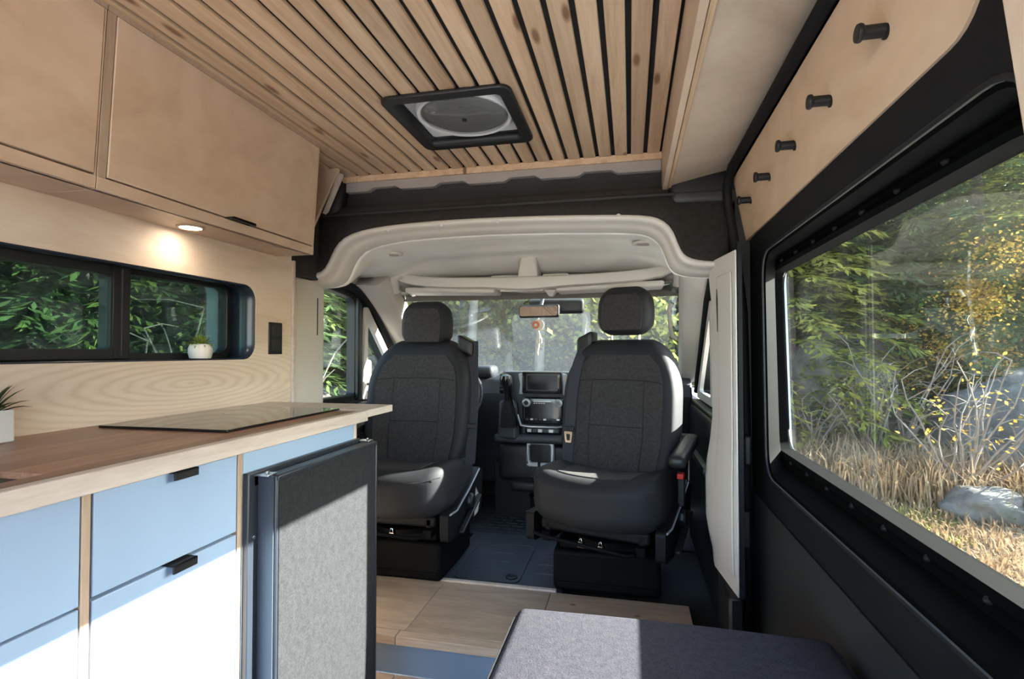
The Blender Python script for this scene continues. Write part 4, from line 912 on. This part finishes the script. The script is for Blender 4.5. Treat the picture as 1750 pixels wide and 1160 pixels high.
# ================================================================== DASHBOARD
da = empty('dashboard', (CX, 3.1, 0.3), 'dark dashboard with centre screen, radio and gear lever', 'dashboard')
prof = [(3.55, 0.90), (3.20, 0.985), (3.06, 0.98), (3.00, 0.955), (2.98, 0.88), (3.00, 0.80), (3.06, 0.70), (3.16, 0.58), (3.25, 0.30), (3.55, 0.25)]
def dprof(x):
    u = abs(x - CX) / 0.83; return [(x, y + 0.05 * u * u, z - 0.01 * u) for y, z in prof]
G().loft([dprof(CX - 0.83 + 1.66 * k / 16) for k in range(17)]).obj('body', 'dash', da, angle=0.5, bev=0.01)
# centre stack
SX = -0.505
cs = [[(SX + sx * wx, y, z) for sx, wx in ((-1, w0), (1, w0))] for (y, z, w0) in ((2.95, 1.0, .2),)]
def stack(z):  # half width and front y by height
    return (0.215 - 0.09 * sm(0.86 - z, 0, 0.16), 2.925 + 0.05 * sm(0.98 - z, 0, 0.3) + 0.015)
rg = []
for z in (1.004, 0.985, 0.93, 0.87, 0.80, 0.72, 0.66, 0.62, 0.60):
    w_, y = stack(z); rg.append([(SX - w_, 3.12, z), (SX - w_, y + 0.03, z), (SX - w_ + 0.02, y, z), (SX + w_ - 0.02, y, z), (SX + w_, y + 0.03, z), (SX + w_, 3.12, z)])
G().loft(rg).obj('centre_stack', 'dash', da, angle=0.6, bev=0.006)
sy = 2.925
scn = G().rbox((SX + 0.022, sy, 0.945), (0.228, 0.03, 0.122), 0.008, 6).obj('screen_bezel', 'dash_gloss', da)
G().box(SX - 0.060, SX + 0.108, sy - 0.0165, sy - 0.014, 0.905, 0.988).obj('screen', 'screen', scn)
G().plate([rect(SX - 0.064, SX + 0.112, 0.901, 0.992), rect(SX - 0.060, SX + 0.108, 0.905, 0.988)], lambda x, z: (x, sy - 0.0165, z), (0, 0.003, 0)).obj('screen_frame', 'dash', scn)
for sx in (-1, 1):
    G().hexa([(SX + 0.022 + sx * 0.114, sy + 0.02, 0.875), (SX + 0.022 + sx * 0.155, sy + 0.035, 0.875), (SX + 0.022 + sx * 0.155, sy + 0.05, 0.875), (SX + 0.022 + sx * 0.114, sy + 0.05, 0.875), (SX + 0.022 + sx * 0.114, sy + 0.005, 0.998), (SX + 0.022 + sx * 0.155, sy + 0.02, 0.99), (SX + 0.022 + sx * 0.155, sy + 0.05, 0.99), (SX + 0.022 + sx * 0.114, sy + 0.05, 0.998)]).obj('side_bezel', 'dash_silver', da, bev=0.004)
    vx = SX + 0.01 + sx * 0.205
    vt = G().rbox((vx, sy + 0.04, 0.935), (0.075, 0.05, 0.115), 0.012, 6).obj('air_vent', 'dash_gloss', da)
    for z in (0.90, 0.92, 0.94, 0.96): G().box(vx - 0.03, vx + 0.03, sy + 0.008, sy + 0.016, z, z + 0.006).obj('louver', 'dash', vt)
ra = G().rbox((SX + 0.02, sy + 0.032, 0.785), (0.235, 0.03, 0.155), 0.012, 8).obj('radio_panel', 'dash_gloss', da)
for x in (-0.07, 0.11):
    G().lathe([(0.024, 0), (0.023, -0.014), (0.018, -0.018), (0.001, -0.018)], (SX + x, sy + 0.018, 0.830), 'y', 20).obj('knob', 'dash_silver', ra)
    G().lathe([(0.013, -0.0175), (0.012, -0.021), (0.001, -0.021)], (SX + x, sy + 0.018, 0.830), 'y', 16).obj('knob_cap', 'dash_gloss', ra)
G().box(SX - 0.03, SX + 0.07, sy + 0.014, sy + 0.018, 0.836, 0.840).obj('trim_line', 'dash_silver', ra)
for k in range(8): G().box(SX - 0.075 + k * 0.025, SX - 0.057 + k * 0.025, sy + 0.013, sy + 0.018, 0.732, 0.742).obj('button', 'dash_silver' if k % 3 == 1 else 'dash', ra, bev=0.001)
for k in range(5): G().box(SX - 0.03 + k * 0.014, SX - 0.021 + k * 0.014, sy + 0.014, sy + 0.018, 0.825, 0.829).obj('button', 'dash_silver', ra)
sw = G().rbox((SX + 0.02, sy + 0.045, 0.670), (0.21, 0.03, 0.032), 0.008, 6).obj('switch_strip', 'dash_gloss', da)
for k in range(6): G().box(SX - 0.07 + k * 0.031, SX - 0.045 + k * 0.031, sy + 0.027, sy + 0.033, 0.662, 0.680).obj('button', 'dash' if k % 2 else 'dash_silver', sw, bev=0.001)
# surround arms below the radio
G().tube([(SX - 0.125, sy + 0.02, 0.76), (SX - 0.105, sy + 0.03, 0.70), (SX - 0.06, sy + 0.04, 0.692), (SX + 0.10, sy + 0.04, 0.692), (SX + 0.14, sy + 0.03, 0.70), (SX + 0.16, sy + 0.02, 0.76)], 0.007, 8).obj('chrome_surround', 'dash_silver', da)
# gear lever
gl = G().hexa([(SX - 0.24, 2.92, 0.62), (SX - 0.12, 2.90, 0.62), (SX - 0.12, 3.0, 0.62), (SX - 0.24, 3.0, 0.62), (SX - 0.235, 2.94, 0.84), (SX - 0.125, 2.93, 0.84), (SX - 0.125, 3.0, 0.84), (SX - 0.235, 3.0, 0.84)]).obj('gear_console', 'dash', da, bev=0.02, seg=3)
G().loft([[(SX - 0.165 + r_ * math.cos(R(a)), y + r_ * math.sin(R(a)) * 0.6, z) for a in range(0, 360, 30)] for (r_, y, z) in ((0.055, 2.92, 0.69), (0.042, 2.895, 0.78), (0.022, 2.865, 0.85))]).obj('gear_boot', 'seat_fabric', gl)
G().loft([[(SX - 0.165 + r_ * math.cos(R(a)), y + r_ * math.sin(R(a)), z) for a in range(0, 360, 24)] for (r_, y, z) in ((0.016, 2.866, 0.845), (0.014, 2.855, 0.885), (0.019, 2.845, 0.92), (0.031, 2.838, 0.945), (0.035, 2.835, 0.965), (0.030, 2.833, 0.985), (0.012, 2.832, 0.996))]).obj('gear_knob', 'dash_gloss', gl)
G().tube([(SX - 0.140, 2.835, 0.975), (SX - 0.137, 2.84, 0.93), (SX - 0.145, 2.855, 0.88), (SX - 0.125, 2.87, 0.80), (SX - 0.115, 2.89, 0.70)], [0.009, 0.008, 0.006, 0.006, 0.006], 8).obj('gear_trim', 'chrome', gl)
# lower shelf, cup holder, bin
G().rbox((SX, 3.0, 0.625), (0.52, 0.16, 0.05), 0.02, 8).obj('lower_shelf', 'dash', da)
ch = G().plate([rr(SX - 0.075, SX + 0.085, 0.465, 0.610, 0.02), rr(SX - 0.055, SX + 0.063, 0.492, 0.592, 0.012)], lambda x, z: (x, 2.95, z), (0, 0.03, 0)).obj('cup_holder', 'dash_silver', da, bev=0.006)
G().box(SX - 0.055, SX + 0.063, 2.965, 2.985, 0.50, 0.592).obj('holder_back', 'dash_gloss', ch)
G().box(SX - 0.008, SX + 0.008, 2.945, 2.955, 0.463, 0.494).obj('holder_gap', 'dash_gloss', ch)
G().rbox((SX, 3.06, 0.48), (0.50, 0.14, 0.22), 0.03, 8).obj('lower_console', 'black_plastic', da)
G().rbox((SX + 0.02, 2.98, 0.36), (0.36, 0.14, 0.06), 0.02, 8).obj('console_ledge', 'black_plastic', da)
G().lathe([(0.075, 0.17), (0.078, 0.28), (0.085, 0.30), (0.07, 0.30), (0.066, 0.27), (0.001, 0.265)], (SX + 0.02, 2.99, 0.0), n=24).obj('cup_bin', 'black_plastic', da)
G().box(SX - 0.3, SX + 0.3, 3.12, 3.2, 0.12, 0.45).obj('tunnel', 'black_matte', da)
G().rbox((-0.97, 3.08, 1.00), (0.36, 0.16, 0.075), 0.03, 8).obj('cluster_hood', 'dash', da)
# steering wheel
swh = empty('steering_wheel', (-1.01, 2.86, 0.86), 'black steering wheel half hidden behind the driver seat', 'steering wheel')
Mw = Matrix.Translation((-1.01, 2.87, 0.86)) @ Matrix.Rotation(R(58), 4, 'X')
rgs = [[((0.185 + 0.015 * math.cos(b)) * math.cos(a), (0.185 + 0.015 * math.cos(b)) * math.sin(a), 0.015 * math.sin(b)) for b in (2 * math.pi * j / 10 for j in range(10))] for a in (2 * math.pi * i / 40 for i in range(40))]
G().loft(rgs, loop=True).xform(Mw).obj('rim', 'black_plastic', swh)
G().rbox((0, -0.01, -0.02), (0.14, 0.12, 0.05), 0.025, 8).xform(Mw).obj('hub', 'black_plastic', swh)
for a in (0, 180, 270):
    G().rbox((0.12, 0, -0.012), (0.14, 0.035, 0.014), 0.006, 6).xform(Mw @ Matrix.Rotation(R(a), 4, 'Z')).obj('spoke', 'dash_silver', swh)
G().tube([(-1.01, 2.90, 0.84), (-1.01, 3.05, 0.75)], 0.03, 12).obj('column', 'black_plastic', swh)
# mirror, charm
rm = empty('rear_view_mirror', (-0.49, 2.80, 1.30), 'rear-view mirror hanging from the top of the windshield', 'mirror')
Mm = Matrix.Translation((-0.475, 2.78, 1.335)) @ Matrix.Rotation(R(-6), 4, 'Z') @ Matrix.Rotation(R(-6), 4, 'X')
G().rbox((0, 0, 0), (0.225, 0.03, 0.070), 0.013, 8).xform(Mm).obj('housing', 'black_plastic', rm)
G().plate([rr(-0.104, 0.104, -0.028, 0.028, 0.012)], lambda x, z: (x, -0.0165, z), (0, 0.002, 0)).xform(Mm).obj('glass', 'mirror_glass', rm)
G().tube([(-0.475, 2.80, 1.345), (-0.47, 2.84, 1.39), (-0.47, 2.86, 1.41)], 0.011, 8).obj('stalk', 'black_plastic', rm)
G().rbox((-0.40, 2.90, 1.370), (0.31, 0.05, 0.085), 0.02, 8).obj('sensor_box', 'black_plastic', rm)
chm = empty('hanging_charm', (-0.49, 2.775, 1.15), 'round orange charm with white tassel hanging from the mirror', 'charm')
G().tube([(-0.478, 2.79, 1.30), (-0.485, 2.778, 1.285)], 0.0015, 5).obj('cord', 'cream', chm)
G().lathe([(0.030, -0.003), (0.030, 0.003), (0.022, 0.0035), (0.022, -0.0035)], (-0.478, 2.778, 1.262), 'y', 24).obj('ring', 'cream', chm)
G().lathe([(0.021, -0.004), (0.021, 0.0), (0.001, 0.0)], (-0.492, 2.774, 1.262), 'y', 20).obj('disc', 'orange', chm)
G().box(-0.499, -0.485, 2.7685, 2.7705, 1.253, 1.268).obj('disc_emblem', 'cream', chm, bev=0.003)
G().tube([(-0.479, 2.778, 1.235), (-0.472, 2.776, 1.20), (-0.480, 2.776, 1.175), (-0.478, 2.776, 1.15), (-0.484, 2.776, 1.115), (-0.481, 2.776, 1.10)], [0.003, 0.009, 0.008, 0.007, 0.005, 0.003], 8).obj('tassel', 'cream', chm)
G().tube([(-0.472, 2.776, 1.205), (-0.462, 2.776, 1.185), (-0.463, 2.776, 1.165)], [0.005, 0.005, 0.003], 6).obj('tassel_loop', 'cream', chm)
# outside mirrors
for sx, lab in ((-1, 'outside mirror seen through the driver window'), (1, 'outside mirror on the passenger side')):
    om = empty('side_mirror', (CX + sx * 1.1, 2.95, 0.85), lab, 'mirror', 'outside mirrors')
    X = CX + sx * 1.10
    G().rbox((X, 2.98, 0.955), (0.19, 0.11, 0.27), 0.04, 8).obj('housing', 'black_plastic', om)
    G().plate([rr(X - 0.075, X + 0.075, 0.93, 1.07, 0.02)], lambda x, z: (x, 2.922, z), (0, 0.004, 0)).obj('glass', 'mirror_glass', om)
    G().plate([rr(X - 0.075, X + 0.075, 0.845, 0.915, 0.015)], lambda x, z: (x, 2.922, z), (0, 0.004, 0)).obj('wide_angle_glass', 'mirror_glass', om)
    G().tube([(CX + sx * 0.93, 2.98, 0.88), (X - sx * 0.06, 2.98, 0.88)], 0.035, 10).obj('arm', 'black_plastic', om)

# ================================================================== OUTSIDE
ZG = -0.55
def gh(x, y):
    d = math.hypot(x, y - 1.0); a = math.degrees(math.atan2(x, y))
    front_ = sm(y, -6, 6)
    h = ZG + 9.0 * sm(d, 11, 42) * front_ + 0.35 * sm(d, 6.0, 11) * front_
    h += 0.22 * mnoise.noise((x * 0.35, y * 0.35, 0)) * sm(d, 3.5, 7)
    return h
gr = G().grid(120, 120, lambda u, v: (lambda x, y: (x, y, gh(x, y)))(((u - .5) * 2) ** 3 * 60 + (u - .5) * 30, ((v - .5) * 2) ** 3 * 60 + (v - .5) * 30)).obj('ground', 'ground_soil', angle=3.0)
tag(gr, 'gravel and dry earth ground rising into a wooded slope', kind='structure')

def quad(V, F, c, d, w, n, L):
    i = len(V); s = d.cross(n)
    if s.length < 1e-4: s = Vector((1, 0, 0))
    s.normalize(); m = c + d * (L * 0.45)
    V += [tuple(c), tuple(m + s * w), tuple(c + d * L), tuple(m - s * w)]; F.append((i, i + 1, i + 2, i + 3))
def conifer(seed, h, r, nb, droop, leafs=5):
    rnd = random.Random(seed); V, F = [], []
    for i in range(nb):
        t = (i + 0.5) / nb; z = h * (0.04 + 0.95 * t); a = i * 2.39996 + rnd.uniform(-.5, .5)
        Lb = r * (1 - t) ** 0.75 * rnd.uniform(0.7, 1.1) + 0.15
        d0 = Vector((math.cos(a), math.sin(a), 0)); steps = max(4, int(Lb / 0.16)); p = Vector((0, 0, z))
        for k in range(steps):
            s = k / steps; dv = (d0 + Vector((0, 0, 0.25 - (droop + 0.25) * s))).normalized(); p = p + dv * (Lb / steps)
            if s < 0.12: continue
            side = Vector((-d0.y, d0.x, 0))
            for sg in (-1, 1):
                tl = (0.14 + 0.30 * (1 - s)) * min(1, Lb / 1.2) * rnd.uniform(.7, 1.2)
                td = (dv * 0.65 + side * sg * 0.8 + Vector((0, 0, rnd.uniform(-.35, .05)))).normalized()
                for q in range(leafs):
                    c = p + td * (tl * q / leafs); ld_ = (td + side * rnd.uniform(-.6, .6) + dv * rnd.uniform(-.1, .5) + Vector((0, 0, rnd.uniform(-.4, .3)))).normalized()
                    quad(V, F, c, ld_, rnd.uniform(0.016, 0.030), Vector((rnd.uniform(-.8, .8), rnd.uniform(-.8, .8), 1)), rnd.uniform(0.12, 0.21))
    return V, F
def broadleaf(seed, h, r, n, z0, size):
    rnd = random.Random(seed); V, F = [], []
    cl = [(Vector((rnd.gauss(0, r * .45), rnd.gauss(0, r * .45), z0 + (h - z0) * rnd.random())), rnd.uniform(.25, .5) * r) for _ in range(14)]
    for i in range(n):
        c, cr = cl[i % 14]; p = c + Vector((rnd.gauss(0, 1), rnd.gauss(0, 1), rnd.gauss(0, .8))) * cr * .55
        d = Vector((rnd.uniform(-1, 1), rnd.uniform(-1, 1), rnd.uniform(-1, .3))).normalized()
        quad(V, F, p, d, size * rnd.uniform(.3, .5), Vector((rnd.uniform(-1, 1), rnd.uniform(-1, 1), 1)), size * rnd.uniform(.8, 1.3))
    return V, F, cl
def raw(name, V, F, mat):
    me = bpy.data.meshes.new(name); me.from_pydata(V, [], F); me.materials.append(MATS[mat]); return me
def link(name, me, parent):
    o = bpy.data.objects.new(name, me); COL.objects.link(o); o.parent = parent; return o
def trunk_mesh(h, r0, r1, mat, bend=0.0, seed=0, lean=(0, 0)):
    g = G(); rnd = random.Random(seed)
    pts = [(lean[0] * k / 8 + bend * math.sin(k * .9 + seed), lean[1] * k / 8 + bend * math.cos(k * .7), h * k / 8 - 0.3 * (k == 0)) for k in range(9)]
    g.tube(pts, [r0 * (1 - k / 8) + r1 * k / 8 for k in range(9)], 9)
    me = bpy.data.meshes.new('trunk'); bmesh.ops.recalc_face_normals(g.bm, faces=g.bm.faces); g.bm.to_mesh(me); g.bm.free(); me.shade_smooth(); me.materials.append(MATS[mat]); return me
CON = []
for i, (h, r, nb, dr_, mt) in enumerate(((7.5, 2.1, 230, 0.55, 'needles_dark'), (8.5, 2.3, 250, 0.8, 'needles_green'), (6.5, 1.8, 210, 0.45, 'needles_yellow'))):
    V, F = conifer(11 + i, h, r, nb, dr_, 5); CON.append((raw('crown', V, F, mt), trunk_mesh(h * 0.96, 0.13, 0.02, 'bark', 0.02, i)))
BRO = []
for i, (h, z0, mt, sz, n) in enumerate(((6.5, 2.0, 'bright_leaf', 0.10, 9000), (6.0, 1.6, 'autumn_leaf', 0.09, 7000))):
    V, F, cl = broadleaf(31 + i, h, 1.9, n, z0, sz); BRO.append((raw('crown', V, F, mt), trunk_mesh(h, 0.10, 0.03, 'pale_bark', 0.05, 4 + i)))
def tree(name, kind, az, dist, s, label, cat='tree', group='trees around the van', rz=None):
    x, y = dist * math.sin(R(az)), dist * math.cos(R(az))
    t = empty(name, (x, y, gh(x, y) - 0.05), label, cat, group, rz=R(az * 37 % 360) if rz is None else rz)
    t.scale = (s, s, s); cr, tk = kind; link('crown', cr, t); link('trunk', tk, t); return t
D, N, Yl = CON; BB, BA = BRO
# (kind, azimuth, distance, size)
tree('conifer', Yl, 15.0, 9.5, 1.0, 'yellow-green conifer at the front edge of the door window')
tree('conifer', D, 19.5, 11.0, 1.0, 'dark conifer between the two yellow-green ones in the door window')
tree('conifer', N, 24.0, 12.0, 1.05, 'tall green conifer in the middle of the door window')
tree('conifer', D, 29.0, 11.0, 1.0, 'dark conifer behind the grey boulder')
tree('conifer', Yl, 33.0, 11.5, 1.1, 'yellow-green conifer at the top rear corner of the door window')
tree('conifer', N, 37.0, 16.5, 1.0, 'green conifer beyond the rear edge of the door window')
tree('autumn_tree', BA, 28.5, 10.0, 0.5, 'thin tree with scattered orange autumn leaves in the door window')
for az, ds, s, lab in ((11.5, 14.0, 1.2, 'distant green conifer behind the passenger headrest'), (17.5, 16.0, 1.3, 'distant conifer behind the yellow-green one in the door window'), (26.0, 17.0, 1.4, 'distant conifer high behind the middle of the door window'), (35.0, 17.0, 1.4, 'distant conifer beyond the autumn tree')):
    tree('conifer', N if ds > 15 else D, az, ds, s, lab)
tree('birch', BB, -9.5, 9.0, 1.0, 'pale-trunked tree with bright leaves seen beside the hanging charm')
tree('birch', BB, -17.0, 8.5, 1.0, 'pale-trunked tree seen beside the driver headrest')
tree('autumn_tree', BA, -13.0, 10.0, 0.9, 'orange-leaved tree low in the middle of the windshield')
tree('birch', BB, -4.5, 8.0, 0.9, 'bright leafy tree seen between the mirror and passenger headrest')
tree('conifer', N, -13.5, 13.0, 1.1, 'green conifer behind the pale trunks in the windshield')
tree('conifer', D, -21.0, 12.0, 1.1, 'dark conifer behind the driver headrest')
tree('conifer', D, -6.0, 14.0, 1.2, 'dark conifer behind the rear-view mirror')
tree('conifer', N, 1.0, 12.0, 1.1, 'green conifer hidden behind the passenger headrest')
tree('conifer', Yl, 5.0, 10.5, 1.0, 'yellow-green conifer between passenger headrest and pillar')
tree('autumn_tree', BA, 8.0, 11.0, 1.0, 'orange tree behind the passenger side pillar')
tree('conifer', Yl, -31.0, 10.0, 1.0, 'yellow-green conifer seen through the driver window')
tree('conifer', N, -27.0, 14.0, 1.2, 'green conifer far beyond the driver window')
tree('autumn_tree', BA, -34.0, 13.0, 1.0, 'orange tree beyond the driver window')
for az, ds, s, k, lab in ((-40, 6.5, 0.8, D, 'dark conifer behind the small plant in the tinted window'), (-46, 7.5, 1.0, N, 'green conifer in the tinted window beside its middle rail'), (-52, 6.8, 0.9, D, 'dark conifer in the tinted window over the square pot'), (-58, 7.5, 1.0, N, 'green conifer at the outer end of the tinted window'), (-43, 10, 1.1, D, 'dark conifer farther off in the tinted window'), (-55, 10.5, 1.2, D, 'dark conifer far behind the outer pane of the tinted window'), (-49, 12, 1.3, N, 'distant green conifer between the panes of the tinted window'), (-64, 9, 1.1, D, 'dark conifer outside beyond the counter end')):
    tree('conifer', k, az, ds, s, lab)
# the wood goes on up the slope; nothing tells these far trees apart
rnd = random.Random(77)
for i in range(30):
    az = -66 + i * 3.6 + rnd.uniform(-.8, .8); ds = rnd.uniform(15, 24)
    tree('conifer', (D, N, N, D)[i % 4], az, ds, rnd.uniform(1.1, 1.6) * (1 if az < 29 else 0.75), 'far dark conifer deep in the wooded slope', group='far conifers on the slope')
# trees added ahead to the side, outside the view, to shade the bank
for az, ds, s_, k, lab in ((52, 24.0, 1.1, D, 'dark conifer added out of view to shade the bank'),):
    tree('conifer', k, az, ds, s_, lab)
# rocks
def rock(loc, size, seed, label):
    bm = bmesh.new(); bmesh.ops.create_icosphere(bm, subdivisions=4, radius=1)
    for v in bm.verts:
        n = v.co.normalized(); k = 1 + 0.28 * mnoise.noise(n * 1.3 + Vector((seed, 0, 0))) + 0.12 * mnoise.noise(n * 3.7 + Vector((0, seed, 0))) + 0.05 * mnoise.noise(n * 9)
        v.co = Vector((n.x * size[0], n.y * size[1], n.z * size[2])) * k
    me = bpy.data.meshes.new('boulder'); bm.to_mesh(me); bm.free(); me.shade_smooth(); me.materials.append(MATS['rock'])
    o = bpy.data.objects.new('boulder', me); COL.objects.link(o); o.location = loc; tag(o, label, 'rock', 'boulders beside the van')
def pol(az, d): x, y = d * math.sin(R(az)), d * math.cos(R(az)); return x, y
for az, d, sz, sd_, lab in ((33.3, 9.3, (1.35, 1.0, 0.95), 1, 'large grey boulder at the rear edge of the door window'), (45.0, 8.0, (1.0, 0.8, 0.7), 2, 'grey boulder just past the rear edge of the door window'), (29.0, 7.0, (0.35, 0.28, 0.2), 5, 'small pale rock in the grass below the large boulder'), (19.0, 10.2, (1.2, 0.9, 1.3), 7, 'dark rock under the conifers in the door window'), (-31.0, 6.5, (1.0, 0.8, 0.9), 9, 'pale grey boulder seen through the driver window')):
    x, y = pol(az, d); rock((x, y, gh(x, y) + sz[2] * 0.35), sz, sd_, lab)
# bare shrub with a few yellow leaves
def shrub(az, d, seed, hgt, leaves, label, mat='autumn_leaf'):
    rnd = random.Random(seed); x, y = pol(az, d); t = empty('shrub', (x, y, gh(x, y)), label, 'shrub', 'shrubs at the wood edge')
    g = G(); tips = []
    for i in range(16):
        a = rnd.uniform(0, 6.28); L_ = hgt * rnd.uniform(.6, 1); p = Vector((0, 0, -.05)); dv = Vector((math.cos(a) * .35, math.sin(a) * .35, 1)).normalized(); pts = [p.copy()]
        for k in range(6):
            dv = (dv + Vector((rnd.uniform(-.3, .3), rnd.uniform(-.3, .3), rnd.uniform(-.1, .15)))).normalized(); p = p + dv * L_ / 6; pts.append(p.copy())
            if k > 1:
                q = p + Vector((rnd.uniform(-1, 1), rnd.uniform(-1, 1), rnd.uniform(0, .7))) * .3 * hgt * .6; g.tube([p, (p + q) / 2 + Vector((0, 0, .03)), q], [.006, .004, .002], 4); tips += [q, (p + q) / 2]
        g.tube(pts, [.014 * (1 - k / 7) + .003 for k in range(7)], 5); tips.append(p)
    g.bm.transform(Matrix.Identity(4)); o = g.obj('stems', 'twig', t, local=True)
    V, F = [], []
    for i in range(leaves):
        c = rnd.choice(tips) + Vector((rnd.gauss(0, .06), rnd.gauss(0, .06), rnd.gauss(0, .06)))
        quad(V, F, c, Vector((rnd.uniform(-1, 1), rnd.uniform(-1, 1), rnd.uniform(-1, .2))).normalized(), .018, Vector((rnd.uniform(-1, 1), rnd.uniform(-1, 1), 1)), .055)
    if V: link('leaves', raw('leaves', V, F, mat), t)
shrub(27.5, 7.4, 1, 1.7, 150, 'bare shrub with yellow leaves in front of the large boulder')
shrub(21.5, 8.6, 2, 1.5, 420, 'low green-yellow shrub in the middle of the door window', 'bright_leaf')
shrub(23.5, 9.0, 3, 2.0, 40, 'leafless pale shrub among the conifers in the door window')
shrub(16.5, 8.6, 4, 1.3, 60, 'leafless shrub at the front edge of the door window')
shrub(-11.5, 6.5, 5, 1.3, 500, 'orange-leaved shrub low in the windshield', 'autumn_leaf')
shrub(-15.0, 6.8, 6, 1.3, 600, 'green-yellow shrub low in the windshield', 'bright_leaf')
shrub(-44.5, 4.6, 7, 2.2, 150, 'bright leafed shrub close outside the tinted window', 'bright_leaf')
# dry grass: uncountable
def grass(name, label, n, azr, dr, hr, seed, mat):
    rnd = random.Random(seed); V, F = [], []
    for i in range(n):
        if i % 12 == 0:
            az = rnd.uniform(*azr); d = rnd.uniform(*dr); x0, y0 = pol(az, d); hs = rnd.uniform(*hr)
        x, y = x0 + rnd.gauss(0, .09), y0 + rnd.gauss(0, .09); z = gh(x, y) - .02; a = rnd.uniform(0, 6.28); b = rnd.uniform(.1, .9); hh = hs * rnd.uniform(.5, 1.1)
        wv = rnd.uniform(.004, .009); dx, dy = math.cos(a), math.sin(a); k = len(V)
        V += [(x - dy * wv, y + dx * wv, z), (x + dy * wv, y - dx * wv, z), (x + dx * hh * b * .4 + dy * wv, y + dy * hh * b * .4 - dx * wv, z + hh * .65), (x + dx * hh * b * .4 - dy * wv, y + dy * hh * b * .4 + dx * wv, z + hh * .65), (x + dx * hh * b, y + dy * hh * b, z + hh * (1 - .3 * b))]
        F += [(k, k + 1, k + 2, k + 3), (k + 3, k + 2, k + 4)]
    o = bpy.data.objects.new(name, raw(name, V, F, mat)); COL.objects.link(o); tag(o, label, 'grass', kind='stuff')
grass('dry_grass', 'tall pale dry grass at the edge of the wood', 20000, (10, 38), (7.0, 10.0), (.25, .6), 1, 'dry_grass')
grass('short_grass', 'short dry grass and litter on the bank', 14000, (8, 42), (5.2, 8.0), (.06, .2), 2, 'dry_grass')
grass('moss_grass', 'low mossy green grass patch on the bank', 5000, (17, 27), (5.8, 7.4), (.04, .1), 3, 'bright_leaf')
grass('front_grass', 'dry grass ahead of the windshield and driver side', 12000, (-60, 10), (5.0, 9.0), (.2, .6), 4, 'dry_grass')
